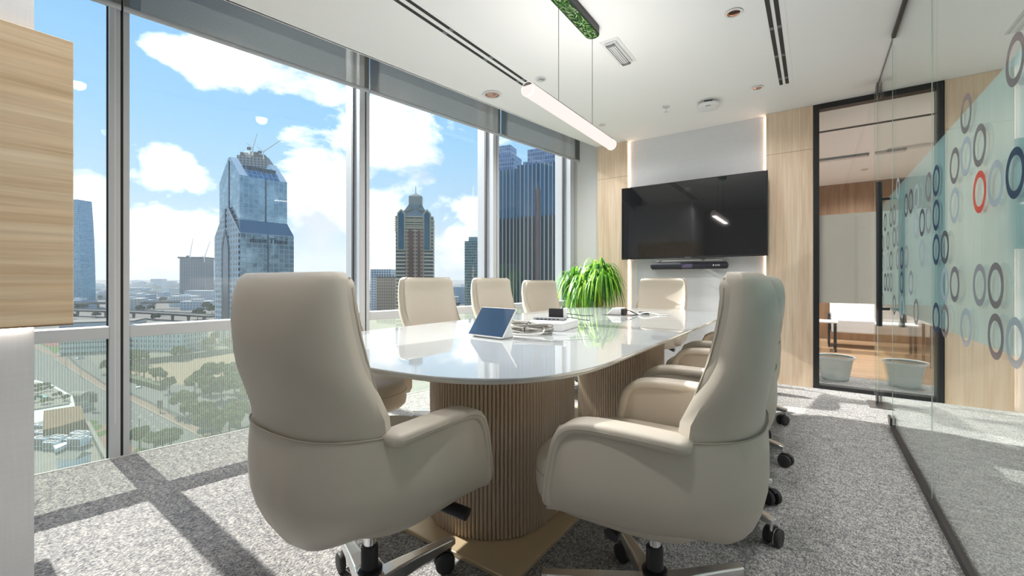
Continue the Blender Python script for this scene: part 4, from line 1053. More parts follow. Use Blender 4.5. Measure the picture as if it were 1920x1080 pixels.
struct(slab('floor_left_plaza', [(30, 712), (110, 755), (165, 800), (200, 850), (235, 905), (100, 960), (20, 960)], G['conc'], .05))
struct(slab('floor_corner_plaza', [(160, 800), (196, 796), (262, 806), (275, 812), (240, 830), (262, 848), (210, 870)], G['pave'], .11))
for k, pts in enumerate([[(157, 793), (175, 788), (185, 792), (168, 800)], [(160, 800), (190, 797), (194, 802), (170, 812)], [(176, 814), (205, 804), (214, 808), (186, 820)], [(247, 822), (262, 818), (274, 823), (262, 832)], [(250, 846), (262, 838), (275, 842), (262, 852)]]):
    tag(slab('lawn_patch', pts, G['grass'], .16), 'small green lawn patch between the paths of the street corner plaza', 'lawn', 'lawn patches at the street corner')
tag(slab('playing_field', [(66, 642), (90, 652), (102, 664), (128, 648), (168, 641), (130, 637), (80, 636)], G['grass'], .09), 'green playing field beside the curving road, below the window transom', 'playing field')
tag(slab('running_track', [(78, 644), (92, 650), (140, 646), (158, 641), (150, 637), (96, 640)], G['pink'], .12), 'pink running track surface on the green playing field', 'running track')
# lane marks: short dashes in four rows
dash = None; rows = [((243, 764), (300, 810), 7), ((262, 764), (336, 812), 8), ((243, 786), (290, 826), 5), ((272, 758), (370, 818), 9), ((100, 690), (200, 752), 8), ((84, 700), (170, 758), 7)]
for (a, b, n) in rows:
    for i in range(n):
        u = (i + .5) / n; p = gp(a[0] + (b[0] - a[0]) * u, a[1] + (b[1] - a[1]) * u, GZ); q = gp(a[0] + (b[0] - a[0]) * (u + .02), a[1] + (b[1] - a[1]) * (u + .02), GZ)
        ang = atan2(q.y - p.y, q.x - p.x)
        if dash is None: dash = MB().box((-1.2, -.14, .06), (1.2, .14, .075)).build('lane_dash', G['line']); o = dash
        else: o = dash.copy(); COL.objects.link(o)
        o.location = (p.x, p.y, GZ); o.rotation_euler = (0, 0, ang); tag(o, 'short white lane dash painted on the grey avenue', 'road marking', 'lane dashes on the avenue')
def arrow(px, py, ang):
    o = MB().add([(-2.5, -.15, .08), (.5, -.15, .08), (.5, .15, .08), (-2.5, .15, .08), (.5, -.6, .08), (2.3, 0, .08), (.5, .6, .08)], [(0, 1, 2, 3), (4, 5, 6)]).build('road_arrow', G['line'])
    p = gp(px, py, GZ); o.location = (p.x, p.y, GZ); o.rotation_euler = (0, 0, ang); return o
tag(arrow(263, 780, RAD(-30)), 'white arrow painted on the avenue, lower of the two', 'road marking'); tag(arrow(285, 776, RAD(-30)), 'white arrow painted on the avenue, upper of the two', 'road marking')
struct(strip('trim_road_edge', [(330, 838), (372, 822)], .5, matte('yellow_line', srgb(226, 210, 140)), .05, .09))
# walls, fences, hedges
tag(strip('boundary_wall', [(205, 690), (243, 686), (300, 680), (380, 670), (450, 659), (520, 650)], .4, G['conc2'], 0, 3.4), 'long pale concrete wall along the far side of the sand lot', 'wall')
tag(strip('hedge_row', [(243, 713), (275, 722), (306, 731)], 3.0, G['hedge'], 0, 2.2), 'clipped green hedge row between the sand lot and the car park', 'hedge')
f = strip('road_fence', [(122, 664), (150, 691), (196, 722), (245, 741), (310, 771), (372, 800), (440, 828)], .12, G['conc2'], .9, 1.2); tag(f, 'thin metal fence rail between the two carriageways', 'fence')
strip('lower_rail', [(122, 664), (150, 691), (196, 722), (245, 741), (310, 771), (372, 800), (440, 828)], .12, G['conc2'], .3, .5, parent=f)

# ------------------------------------------------------------------ street things
def place(o, px, py, rz=0, base=GZ):
    p = gp(px, py, base); o.location = (p.x, p.y, base); o.rotation_euler = (0, 0, rz); return o
def car_proto(col, nm):
    t = empty('car')
    rings = []
    for (x, zt_, w) in ((-2.15, .75, .75), (-2.05, .95, .85), (-1.3, 1.0, .88), (1.1, .95, .88), (2.0, .75, .82), (2.15, .5, .72)):
        rings.append([Vector((x, -w, .28)), Vector((x, w, .28)), Vector((x, w, zt_ * .8)), Vector((x, w * .9, zt_)), Vector((x, -w * .9, zt_)), Vector((x, -w, zt_ * .8))])
    MB().loft(rings).build('body', pbr('car_paint_' + nm, col, .25, coat=.8), t)
    MB().loft([[Vector((x, sx * w, z)) for sx, z in ((-1, .9), (1, .9), (.82, h), (-.82, h))] for x, w, h in ((-1.75, .8, .98), (-1.1, .8, 1.42), (.2, .8, 1.45), (.95, .8, .98))]).build('cabin', M['screen'], t)
    for x in (-1.35, 1.3):
        for s_ in (-1, 1): MB().cyl((x, s_ * .72, .32), (x, s_ * .9, .32), .32, n=14).build('wheel', M['rubber'], t)
    return t
cars = {'white': car_proto(srgb(236, 236, 234), 'white'), 'dark': car_proto(srgb(60, 62, 66), 'dark'), 'silver': car_proto(srgb(184, 188, 192), 'silver')}
CP = [('white', 260, 727, -20, 'white car in the car park beside the hedge row'), ('white', 150, 673, -65, 'larger white car on the curving side road'), ('dark', 117, 668, -60, 'dark car on the curving side road'),
      ('dark', 338, 741, 10, 'leftmost dark car parked under the trees by the kerb'), ('silver', 344, 744, 12, 'silver car parked between dark cars in the short row'), ('white', 352, 745, 12, 'white car in the short parked row by the kerb'), ('dark', 360, 741, 12, 'dark car at the right end of the short parked row'),
      ('dark', 425, 771, 30, 'dark car, first of the cluster in the tree shade at right'), ('silver', 431, 776, 30, 'silver car in the cluster in the tree shade at right'), ('dark', 437, 779, 30, 'dark car behind the silver one in the tree shade'), ('white', 443, 783, 30, 'white car at the right end of the cluster in the tree shade'),
      ('white', 296, 675, 20, 'white car parked beyond the concrete wall, left'), ('silver', 316, 672, 20, 'silver car parked beyond the concrete wall'), ('white', 330, 671, 20, 'white car parked beyond the concrete wall, middle'), ('dark', 346, 668, 20, 'dark car parked beyond the concrete wall'), ('white', 366, 666, 20, 'white car parked beyond the concrete wall, right'), ('white', 372, 655, 20, 'white car in the far car park between two large trees')]
used = set()
for (k, x, y, a, lab) in CP:
    c = cars[k] if k not in used else copy_tree(cars[k]); used.add(k)
    place(c, x, y, RAD(a)); tag(c, lab, 'car', 'parked and driving cars')
def crown_mesh(seed, n=26, r=4.0, hgt=1.0, tex=.8):
    rr = random.Random(seed); mb = MB()
    # many small leaf clumps spread through an uneven crown
    for k in range(n):
        a = rr.uniform(0, 2 * pi); e = math.asin(rr.uniform(-.35, 1)); q = r * rr.uniform(.55, 1.0)
        c = Vector((q * cos(a) * cos(e), q * sin(a) * cos(e), q * sin(e) * hgt * .75)); s_ = r * rr.uniform(.22, .42)
        nlat, nlon = 6, 9; b = len(mb.v)
        for i in range(nlat + 1):
            for j in range(nlon):
                th = pi * i / nlat; ph = 2 * pi * j / nlon; w = s_ * rr.uniform(.72, 1.25)
                mb.v.append((c.x + w * sin(th) * cos(ph), c.y + w * sin(th) * sin(ph), c.z + w * cos(th) * .8))
        for i in range(nlat):
            for j in range(nlon): mb.f.append((b + i * nlon + j, b + (i + 1) * nlon + j, b + (i + 1) * nlon + (j + 1) % nlon, b + i * nlon + (j + 1) % nlon))
    return mb
leafs = [pbr('tree_leaves_%d' % i, tuple(v * .55 for v in c), .9, bump=(1.6, 1.0, .5), var=(.9, .5), spec=.1) for i, c in enumerate((srgb(84, 108, 50), srgb(108, 124, 62), srgb(66, 92, 50)))]
bark = matte('tree_bark', srgb(120, 100, 80))
def tree_proto(seed, r, h, m):
    t = empty('tree'); o = crown_mesh(seed, 34, r, h).build('crown', leafs[m], t, smooth=False); o.location = (0, 0, 3.2 + r * .45)
    MB().cyl((0, 0, 0), (0, 0, 3.6 + r * .3), .28, .2, n=8).build('trunk', bark, t); return t
TP = [tree_proto(1, 4.2, 1.0, 0), tree_proto(2, 3.4, 1.1, 1), tree_proto(3, 4.8, .8, 2), tree_proto(4, 2.6, .7, 0)]
TT = [(0, 205, 700, 'left of the mullion behind the office block'), (0, 260, 686, 'before the striped office block'), (2, 336, 675, ''), (2, 392, 655, ''), (3, 318, 736, ''), (3, 292, 713, ''), (3, 255, 706, ''), (3, 300, 722, ''), (3, 245, 702, ''), (3, 270, 709, ''),
      (0, 380, 722, ''), (0, 398, 716, ''), (0, 415, 712, ''), (1, 432, 708, ''), (2, 447, 716, ''), (1, 365, 736, ''), (0, 395, 740, ''), (2, 415, 752, ''), (0, 440, 735, ''), (1, 455, 742, ''), (1, 356, 785, ''), (1, 378, 800, ''), (0, 398, 815, ''), (1, 412, 812, ''), (1, 430, 822, ''), (0, 450, 800, ''), (1, 380, 818, ''), (1, 345, 778, ''),
      (3, 262, 842, ''), (3, 290, 848, ''), (3, 305, 850, ''), (3, 320, 846, ''), (0, 470, 760, ''), (2, 490, 740, ''), (1, 500, 790, ''), (2, 300, 650, ''), (2, 365, 648, ''), (2, 410, 645, ''), (2, 345, 640, ''), (2, 430, 655, '')]
usedt = set()
for i, (k, x, y, lab) in enumerate(TT):
    t = TP[k] if k not in usedt else copy_tree(TP[k]); usedt.add(k)
    place(t, x, y, i * 1.3); s_ = .85 + .3 * ((i * 37) % 10) / 10; t.scale = (s_, s_, s_)
    zone = ('leafy green street tree on the near side of the car park below the windows' if y > 700 and x > 330 else 'low bushy tree along the edge of the sand lot or street corner' if k == 3 else 'large dark green tree beyond the concrete wall of the sand lot')
    tag(t, zone, 'tree', {'l': 'street trees by the car park', 'o': 'bushy low trees'}.get(zone[0] + '' if k != 3 else 'o', 'trees beyond the wall'))
    if y <= 700 and k != 3: t['group'] = 'trees beyond the wall'
def sign(px, py, w, h, hh, lab, mat):
    t = empty('billboard'); place(t, px, py, RAD(40)); tag(t, lab, 'billboard')
    MB().cyl((0, 0, 0), (0, 0, hh), .16, n=8).build('post', M['grey_plastic'], t); MB().box((-w / 2, -.15, hh), (w / 2, .15, hh + h)).build('board', mat, t)
sign(300, 773, 1.8, 3.0, 1.5, 'small dark poster board on the pink footpath', pbr('poster_dark', srgb(90, 60, 56), .5)); sign(175, 770, 2.8, 3.4, 3.2, 'grey square sign board beside the avenue at the left', G['conc2'])
def lamp_post(px, py, h, lab, grp=None):
    t = empty('street_lamp'); place(t, px, py, .6); tag(t, lab, 'street lamp', grp)
    MB().cyl((0, 0, 0), (0, 0, h), .16, .10, n=8).build('pole', M['grey_plastic'], t); MB().box((-.1, -.15, h - .1), (1.4, .15, h + .05)).build('lamp_head', M['grey_plastic'], t)
lamp_post(316, 776, 9, 'tall grey street lamp on the pink footpath right of the poster board'); lamp_post(420, 800, 9, 'grey street lamp among the trees at the right'); lamp_post(151, 708, 10, 'grey street lamp between the carriageways, beside the mullion'); lamp_post(124, 690, 9, 'grey street lamp at the left bend of the avenue'); lamp_post(261, 820, 6, 'short post on the corner island'); lamp_post(104, 750, 6, 'grey street lamp beside the terrace on the left')

# ------------------------------------------------------------------ near buildings at lower left
def box_building(name, px, d, zt_, w, dpt, mat, rz, lab, grp=None, zb_=GZ, roofm=None, cat='building'):
    p = dp(px, d); t = empty(name, (p.x, p.y, zb_), rz, lab, cat, grp)
    MB().box((-w / 2, 0, 0), (w / 2, dpt, zt_ - zb_)).build('walls', mat, t)
    if roofm: MB().box((-w / 2 - .2, -.2, zt_ - zb_), (w / 2 + .2, dpt + .2, zt_ - zb_ + .8)).build('parapet', roofm, t)
    return t
RZ_ = -31.0
def roofslab(name, pts, mat, z0, z1, lab=None, cat=None, grp=None, parent=None):
    P = [gp(x, y, z1) for x, y in pts]; c = sum(P, Vector()) / len(P)
    o = MB().prism([(p.x - c.x, p.y - c.y) for p in P], z0 - z1, 0).build(name, mat, parent); o.location = c; fix_normals(o)
    if lab: tag(o, lab, cat, grp)
    return o
pod = roofslab('podium_building', [(30, 822), (120, 800), (165, 800), (205, 878), (160, 960), (20, 960)], G['conc'], GZ, RZ_, 'pale low building whose flat roof carries rows of air conditioning units', 'building')
def parapet(pts, z, h=1.2, mat=None, nm='parapet'):
    P = [gp(x, y, z) for x, y in pts]; rings = []
    for k, p in enumerate(P):
        a = P[max(0, k - 1)]; b = P[min(len(P) - 1, k + 1)]; d = (b - a).normalized(); n_ = Vector((-d.y, d.x, 0)) * .3
        rings.append([p + n_, p - n_, p - n_ + Vector((0, 0, h)), p + n_ + Vector((0, 0, h))])
    o = MB().loft(rings).build(nm, mat or G['kerb'], None); fix_normals(o); o.parent = pod; o.matrix_parent_inverse = Matrix.Translation(-pod.location); return o
parapet([(120, 801), (165, 801), (204, 878)], RZ_)
tag(roofslab('plant_room', [(82, 770), (152, 760), (160, 785), (110, 800), (80, 806)], G['brown'], RZ_ - 1, RZ_ + 3.2), 'tan sandstone plant room with pale rim on the podium roof', 'building')
tag(roofslab('terrace_building', [(30, 742), (66, 712), (100, 722), (136, 742), (142, 768), (80, 790), (30, 800)], facade_mat('terrace_glass', srgb(190, 196, 184), srgb(110, 130, 130), 1.6, 3.2, .25, .3), GZ, -37.0), 'curved terrace building with greenery and a small pool on its roof', 'building')
tag(roofslab('terrace_floor', [(40, 738), (68, 716), (100, 726), (132, 745), (130, 756), (70, 766), (40, 770)], G['conc'], -37.0, -36.6), 'pale terrace floor on top of the curved building', 'terrace')
tag(roofslab('pool', [(64, 742), (84, 740), (88, 745), (66, 748)], pbr('pool_water', srgb(120, 190, 200), .05), -36.6, -36.45), 'small light blue roof pool on the terrace', 'pool')
for k, (x, y) in enumerate(((72, 728), (84, 726), (92, 732), (76, 736), (110, 744), (124, 750), (70, 752), (88, 756))):
    p = gp(x, y, -36.5); o = crown_mesh(40 + k, 12, 1.3, .8).build('terrace_bush', leafs[k % 3]); o.location = (p.x, p.y, -35.6); tag(o, 'small green bush planted on the roof terrace', 'bush', 'bushes on the roof terrace')
def kiosk(px, py, z):
    p = gp(px, py, z); t = empty('domed_pavilion', (p.x, p.y, z), RAD(30), 'small pavilion with a curved pale roof behind the terrace building', 'pavilion')
    MB().box((-3, -2.5, 0), (3, 2.5, 5)).build('walls', facade_mat('pavilion_wall', srgb(196, 190, 172), srgb(120, 130, 128), 1.5, 2.5, .4, .3), t)
    MB().loft([[Vector((-3.3 , 2.8 * cos(a), 5 + 1.6 * sin(a))) for a in [pi * i / 10 for i in range(11)]], [Vector((3.3, 2.8 * cos(a), 5 + 1.6 * sin(a))) for a in [pi * i / 10 for i in range(11)]]]).build('vault_roof', G['kerb'], t)
kiosk(150, 766, GZ)
hv = empty('air_conditioning_unit'); MB().box((-1.1, -.6, .2), (1.1, .6, 1.5)).build('casing', M['white_plastic'], hv, bevel=.05)
MB().box((-1.0, -.62, .35), (1.0, -.601, 1.3)).build('grille', M['grey_plastic'], hv); MB().cyl((-.5, 0, 1.5), (-.5, 0, 1.62), .42, n=14).build('fan', M['grey_plastic'], hv); MB().cyl((.5, 0, 1.5), (.5, 0, 1.62), .42, n=14).build('fan', M['grey_plastic'], hv)
AC = [(74, 808), (84, 812), (94, 806), (104, 812), (114, 802), (122, 806), (72, 822), (84, 826), (96, 822), (108, 826), (120, 820), (132, 818), (142, 822), (80, 838), (96, 842), (108, 836), (130, 836), (146, 838), (158, 834), (128, 812), (72, 834), (150, 828)]
for k, (x, y) in enumerate(AC):
    o = hv if k == 0 else copy_tree(hv); p = gp(x, y, RZ_); o.location = (p.x, p.y, RZ_); o.rotation_euler = (0, 0, RAD(28 + (k % 3) * 2)); o.scale = (1.0 + .3 * (k % 2),) * 3; tag(o, 'white boxy air conditioning unit standing in rows on the podium roof', 'air conditioner', 'roof air conditioning units')
tag(roofslab('roof_duct', [(84, 822), (118, 796), (124, 799), (92, 828)], M['white_plastic'], RZ_ + .3, RZ_ + 1.1), 'long white air duct crossing the podium roof', 'duct')
tag(roofslab('roof_duct', [(100, 836), (150, 815), (154, 819), (104, 842)], M['white_plastic'], RZ_ + .3, RZ_ + 1.0), 'second white air duct, nearer, crossing the podium roof', 'duct')
p = gp(139, 873, RZ_); t = empty('roof_hut', (p.x, p.y, RZ_), RAD(35), 'small white hut with a pitched roof on the podium roof', 'hut')
MB().box((-1.6, -1.3, 0), (1.6, 1.3, 1.6)).build('walls', M['white_plastic'], t); MB().add([(-1.8, -1.5, 1.6), (1.8, -1.5, 1.6), (1.8, 1.5, 1.6), (-1.8, 1.5, 1.6), (-1.5, 0, 2.5), (1.5, 0, 2.5)], [(0, 1, 5, 4), (2, 3, 4, 5), (1, 2, 5), (3, 0, 4), (0, 3, 2, 1)]).build('roof', G['kerb'], t)

# ------------------------------------------------------------------ mid distance buildings
strp = facade_mat('striped_office', srgb(206, 206, 200), srgb(120, 124, 126), 60, 3.6, .0, .62, rough=.3)
grid = facade_mat('white_grid_office', srgb(214, 214, 210), srgb(128, 136, 140), 3.2, 3.6, .45, .45, rough=.3)
box_building('office_block', 182, 300, GZ + 20, 40, 24, strp, RAD(58), 'grey white striped office block left of the window mullion, behind the road', roofm=G['kerb'])
box_building('office_block', 290, 306, GZ + 17, 42, 24, grid, RAD(30), 'long pale office block beyond the sand lot, right of the mullion', roofm=G['kerb'])
box_building('office_block', 446, 326, GZ + 17, 30, 6, facade_mat('podium_grid', srgb(204, 200, 190), srgb(130, 134, 132), 5, 30, .4, .1), RAD(30), 'pale columned base block at the foot of the twin gabled glass tower', roofm=G['kerb'])

# the twin gabled glass tower: footprint 42 x 60, its near corner toward the camera
A_ = RAD(50) + YAW
dus = empty('gabled_glass_tower', dp(450, 345, GZ), A_, 'tall blue glass tower with gabled top and pointed arch, left of the second mullion', 'skyscraper')
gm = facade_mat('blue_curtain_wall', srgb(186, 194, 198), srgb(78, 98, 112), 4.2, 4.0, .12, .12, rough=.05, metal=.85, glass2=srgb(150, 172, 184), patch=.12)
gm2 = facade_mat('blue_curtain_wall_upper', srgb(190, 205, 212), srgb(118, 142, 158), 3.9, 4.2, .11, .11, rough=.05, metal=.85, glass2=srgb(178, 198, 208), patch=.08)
cm = facade_mat('square_window_concrete', srgb(184, 196, 202), srgb(40, 58, 72), 6.2, 4.6, .45, .45, rough=.15)
cmat = matte('blue_grey_cladding', srgb(132, 148, 158))
E0 = CH - GZ      # eye height over the street
h_low, h_lr, h_up, h_top = E0 + 38.5, E0 + 49.5, E0 + 86, E0 + 105
W1, W2 = 42.0, 60.0
MB().box((0, 0, 0), (W1, W2, h_low)).build('lower_block', gm, dus)
ins = 3.6
MB().loft([[Vector(p) for p in ((0, 0, h_low), (W1, 0, h_low), (W1, W2, h_low), (0, W2, h_low))], [Vector(p) for p in ((ins * .4, ins * 1.4, h_lr), (W1 - ins, ins * 1.4, h_lr), (W1 - ins, W2 - 4, h_lr), (ins * .4, W2 - 4, h_lr))]], cap0=False).build('lower_roof_slope', pbr('dark_slope_glass', srgb(112, 132, 144), .35, metal=.5), dus)
ux0, ux1, uy0, uy1 = 1.4, W1 - ins, ins * 1.4, W2 - 4
MB().box((ux0, uy0, h_lr - 1), (ux1, uy1, h_up)).build('upper_block', gm2, dus)
ym = (uy0 + uy1) / 2
def gable(x0, x1, hh): return [[Vector(p) for p in ((x, uy0, h_up), (x, uy0 + 5, h_up + (hh - h_up) * .38 if False else h_up), (x, ym - 2.5, hh), (x, ym + 2.5, hh), (x, uy1, h_up))] for x in (x0, x1)]
for (x0, x1) in ((ux0, ux0 + 6), (ux1 - 6, ux1)):
    MB().loft([[Vector((x, uy0, h_up)), Vector((x, ym - 2.0, h_top)), Vector((x, ym + 2.0, h_top)), Vector((x, uy1, h_up))] for x in (x0, x1)]).build('gable_fin', gm2, dus)
mb = MB().loft([[Vector((x, uy0, h_up)), Vector((x, uy0 + 7, h_up + 7)), Vector((x, uy1 - 7, h_up + 7)), Vector((x, uy1, h_up))] for x in (ux0 + 6, ux1 - 6)]); mb.build('roof_slope', gm2, dus)
mb = MB()
for i in range(13):
    x = ux0 + 7 + i * (ux1 - ux0 - 14.5) / 12; mb.box((x, uy0 + 7, h_up + 6), (x + .9, uy0 + 14, h_up + 10.5))
mb.box((ux0 + 6, uy0 + 12, h_up + 6), (ux1 - 6, uy0 + 15, h_up + 11)); mb.build('louvres', cmat, dus)
MB().box((W1 * .5 - .5, -.4, 0), (W1 * .5 + .5, .3, h_low)).build('vertical_groove', cmat, dus); MB().box((W1 * .5 - .5, uy0 - .4, h_lr), (W1 * .5 + .5, uy0 + .3, h_up)).build('vertical_groove', cmat, dus)
MB().box((ux0 - .4, ym - .7, h_lr), (ux0 + .2, ym + .7, h_top - 3)).build('vertical_groove', cmat, dus)
# concrete gabled front with the arch, on the narrow face
def front(x0, x1):
    hw = W2 / 2; c = W2 / 2; r_ = []
    out = [(0, 0), (0, h_low), (c - 1, h_lr + 13), (c + 1, h_lr + 13), (W2, h_low), (W2, 0)]
    return [[Vector((x, y, z)) for y, z in out] for x in (x0, x1)]
o = MB().loft(front(-1.2, .0)).build('concrete_front', cm, dus); fix_normals(o)
arch = [(W2 / 2 - 8, 0), (W2 / 2 - 8, h_low - 14), (W2 / 2 - 5, h_low - 5), (W2 / 2, h_low + 4), (W2 / 2 + 5, h_low - 5), (W2 / 2 + 8, h_low - 14), (W2 / 2 + 8, 0)]
o = MB().loft([[Vector((x, y, z)) for y, z in arch] for x in (-1.5, -1.2)]).build('arch_recess', pbr('arch_glass', srgb(44, 74, 96), .08, metal=.7), dus); fix_normals(o)
ar2 = [(W2 / 2 + (y - W2 / 2) * 1.18, z + (2 if z > 1 else 0)) for y, z in arch]
mb = MB(); b = 0
for x in (-1.9,):
    vs = [Vector((x, y, z)) for y, z in arch] + [Vector((x, y, z)) for y, z in ar2]; n = len(arch); mb.add(vs, [(i, i + 1, n + i + 1, n + i) for i in range(n - 1)])
mb.build('arch_surround', cmat, dus)
MB().box((-1.9, W2 / 2 - .5, h_low + 6), (-1.2, W2 / 2 + .5, h_lr + 11)).build('vertical_groove', cmat, dus)
text_mesh('tower_lettering', 'dusit Thani', 6.6, .25, pbr('tower_letters', srgb(52, 66, 78), .5), dus, (W1 * .52, -.5, h_low - 7.5), (pi / 2, 0, 0), 'CENTER')

# the unfinished tower behind it and cranes
ucm = facade_mat('unfinished_floors', srgb(150, 156, 158), srgb(70, 78, 84), 4.5, 3.6, .3, .35, rough=.7)
t = box_building('unfinished_tower', 474, 620, CH + 620 * 232 / FPX, 40, 40, ucm, YAW + RAD(20), 'unfinished concrete tower top showing behind the gabled glass tower', cat='skyscraper')
for k, (dx, dz, h) in enumerate(((-12, 0, 6), (0, 1, 8), (10, -1, 5))): MB().box((dx - 5, 5, 49 + CH + 620 * 232 / FPX - 1), (dx + 5, 20, 49 + CH + 620 * 232 / FPX + h)).build('core', G['conc2'], t)
def crane(px, d, base_y, tip, lab, th=.9):
    p = dp(px, d); zb_ = CH + (HZ - base_y) / FPX * d; t = empty('tower_crane', (p.x, p.y, zb_), 0, lab, 'crane')
    q = ray(tip[0], tip[1]) * d; tipv = Vector((q.x - p.x, q.y - p.y, CH + q.z - zb_)); wm = M['white_plastic']
    MB().cyl((0, 0, -6), (0, 0, 6), th, n=4).build('mast', wm, t); MB().cyl((0, 0, 5), tipv, th * .9, th * .6, n=4).build('jib', wm, t)
    bk = Vector((-tipv.x, -tipv.y, 0)).normalized() * 9; MB().cyl((0, 0, 5), bk + Vector((0, 0, 12)), .5, n=4).build('back_mast', wm, t); MB().box((bk.x * .6 - 2, bk.y * .6 - 2, 2.5), (bk.x * .6 + 2, bk.y * .6 + 2, 6)).build('counterweight', G['conc2'], t)
crane(474, 620, 284, (482, 251), 'white tower crane with steep jib on the unfinished tower, left of two'); crane(494, 620, 291, (526, 263), 'white tower crane with slanting jib on the unfinished tower, right of two')
d_ = 1000
t = box_building('construction_tower', 361, d_, CH + d_ * 41 / FPX, 54, 40, facade_mat('bare_concrete_frame', srgb(150, 148, 146), srgb(84, 86, 90), 5, 3.8, .3, .4, rough=.8), YAW + RAD(10), 'bare concrete tower under construction with two cranes, far left of the gabled tower', cat='skyscraper')
q = MB()
for i in range(11): q.box((-30 + i * 5.6, -3, 49 + CH + d_ * 41 / FPX - 1), (-28.5 + i * 5.6, 42, 49 + CH + d_ * 41 / FPX + 3))
q.build('scaffold', G['conc2'], t)
crane(356, d_, 484, (362, 447), 'thin crane with near vertical jib on the distant construction tower', 1.1); crane(383, d_, 487, (394, 452), 'thin crane leaning right on the distant construction tower', 1.1)

# brown tower with pyramid cap
d_ = 420.0; p = dp(777, d_)
bt = empty('brown_tower', (p.x, p.y, GZ), YAW + RAD(8) - RAD(0), 'brown stone apartment tower with stepped pyramid top and spire', 'skyscraper')
def hz_(y): return E0 + (HZ - y) / FPX * d_
bm_ = facade_mat('brown_balconies', srgb(222, 204, 168), srgb(74, 76, 76), 9, 3.6, .04, .42, rough=.4)
bm2 = facade_mat('brown_square_windows', srgb(196, 158, 130), srgb(52, 60, 66), 2.7, 3.6, .5, .5, rough=.3)
bg_ = pbr('dark_teal_glass', srgb(40, 86, 104), .1, metal=.6); cream = pbr('cream_stone', srgb(206, 196, 168), .9); greyr = pbr('grey_metal_roof', srgb(160, 158, 148), .45, metal=.3)
zs_ = hz_(405)
MB().box((-18, 0, 0), (18, 34, zs_)).build('shaft', bm_, bt)
MB().box((-9, -1.2, 0), (9, 0, hz_(430))).build('centre_bay', bm2, bt); MB().box((-5.5, -1.8, 0), (-1, -1.2, hz_(430))).build('pilaster', matte('red_brown_stone', srgb(150, 108, 86)), bt); MB().box((3, -1.8, 0), (6, -1.2, hz_(430))).build('pilaster', matte('red_brown_stone_b', srgb(150, 108, 86)), bt)
for cx in (-12.5, 8.8 + 3.4):
    o = MB().prism([(-2.6, 0), (2.6, 0), (2.6, hz_(402) - hz_(468)), (0, hz_(396) - hz_(468)), (-2.6, hz_(402) - hz_(468))], 0, .8, Matrix.Translation((cx, -1.2, hz_(468))) @ Matrix.Rotation(pi / 2, 4, 'X')).build('glass_bay', bg_, bt); fix_normals(o)
    o = MB().prism([(-4, 0), (4, 0), (4, hz_(400) - hz_(470)), (0, hz_(392) - hz_(470)), (-4, hz_(400) - hz_(470))], 0, .5, Matrix.Translation((cx, -.7, hz_(470))) @ Matrix.Rotation(pi / 2, 4, 'X')).build('bay_surround', cream, bt); fix_normals(o)
mb = MB()
for i in range(7):
    z = hz_(408 + i * 4.2); mb.box((-18.8, -.8, z), (-14, 2, z + .9)); mb.box((14, -.8, z), (18.8, 2, z + .9)); mb.box((-8, -1.8, z), (8, 0, z + .9))
mb.build('balcony_slabs', cream, bt)
o = MB().loft([[Vector(v) for v in ((-14, 2, zs_), (14, 2, zs_), (14, 32, zs_), (-14, 32, zs_))], [Vector(v) for v in ((-6, 11, hz_(379)), (6, 11, hz_(379)), (6, 23, hz_(379)), (-6, 23, hz_(379)))]]).build('roof_slope', greyr, bt)
mb = MB()
for s_ in (-1, 1):
    for off in (0, 3.4):
        mb.tube([(s_ * 13.2, 1.5, zs_ + 1.5 - off + 2), (s_ * 1.2, 7.5, hz_(388) - off * 1.5)], 1.0, n=4)
        mb.tube([(s_ * 1.2, 7.5, hz_(392) - off), (s_ * 6, 9, hz_(380) - off)], .8, n=4)
mb.build('chevron_ribs', matte('pale_rib', srgb(190, 184, 166)), bt)
MB().box((-6.5, 11, hz_(381)), (6.5, 23, hz_(364))).build('lantern', greyr, bt)
MB().add([(-6.8, 10.7, hz_(364)), (6.8, 10.7, hz_(364)), (6.8, 23.3, hz_(364)), (-6.8, 23.3, hz_(364)), (0, 17, hz_(356))], [(0, 1, 4), (1, 2, 4), (2, 3, 4), (3, 0, 4), (0, 3, 2, 1)]).build('pyramid_cap', greyr, bt)
MB().cyl((0, 17, hz_(358)), (0, 17, hz_(342)), .5, .25, n=6).build('spire', greyr, bt)

# other towers
def Zd(y, d): return CH + (HZ - y) / FPX * d
lb = box_building('low_brown_block', 727, 500, Zd(519, 500), 26, 40, facade_mat('brown_grid', srgb(170, 148, 124), srgb(86, 82, 78), 2.6, 3.4, .35, .35, rough=.5), YAW + RAD(6), 'low brown gridded block left of the brown tower', roofm=None)
q = MB()
for i in range(9): q.box((-13 + i * 3.1, 0, Zd(519, 500) - GZ), (-12 + i * 3.1, 1, Zd(519, 500) - GZ + 2.4))
q.build('roof_fins', G['brown'], lb)
box_building('white_block', 714, 700, Zd(505, 700), 34, 30, facade_mat('white_blue_grid', srgb(222, 226, 228), srgb(96, 112, 126), 4, 4, .3, .3), YAW, 'white and grey office block behind the low brown block')
gt = box_building('green_glass_tower', 884, 520, Zd(452, 520), 17, 24, facade_mat('green_glass', srgb(176, 196, 190), srgb(64, 96, 98), 2.2, 3.4, .22, .2, rough=.15, metal=.4, glass2=srgb(120, 150, 150)), YAW - RAD(8), 'green glass apartment tower at the left of the third mullion')
MB().box((-4, 2, Zd(452, 520) - GZ), (6.5, 16, Zd(444, 520) - GZ)).build('raised_top', facade_mat('green_glass_top', srgb(200, 210, 206), srgb(110, 140, 140), 1.6, 2.4, .2, .2), gt)
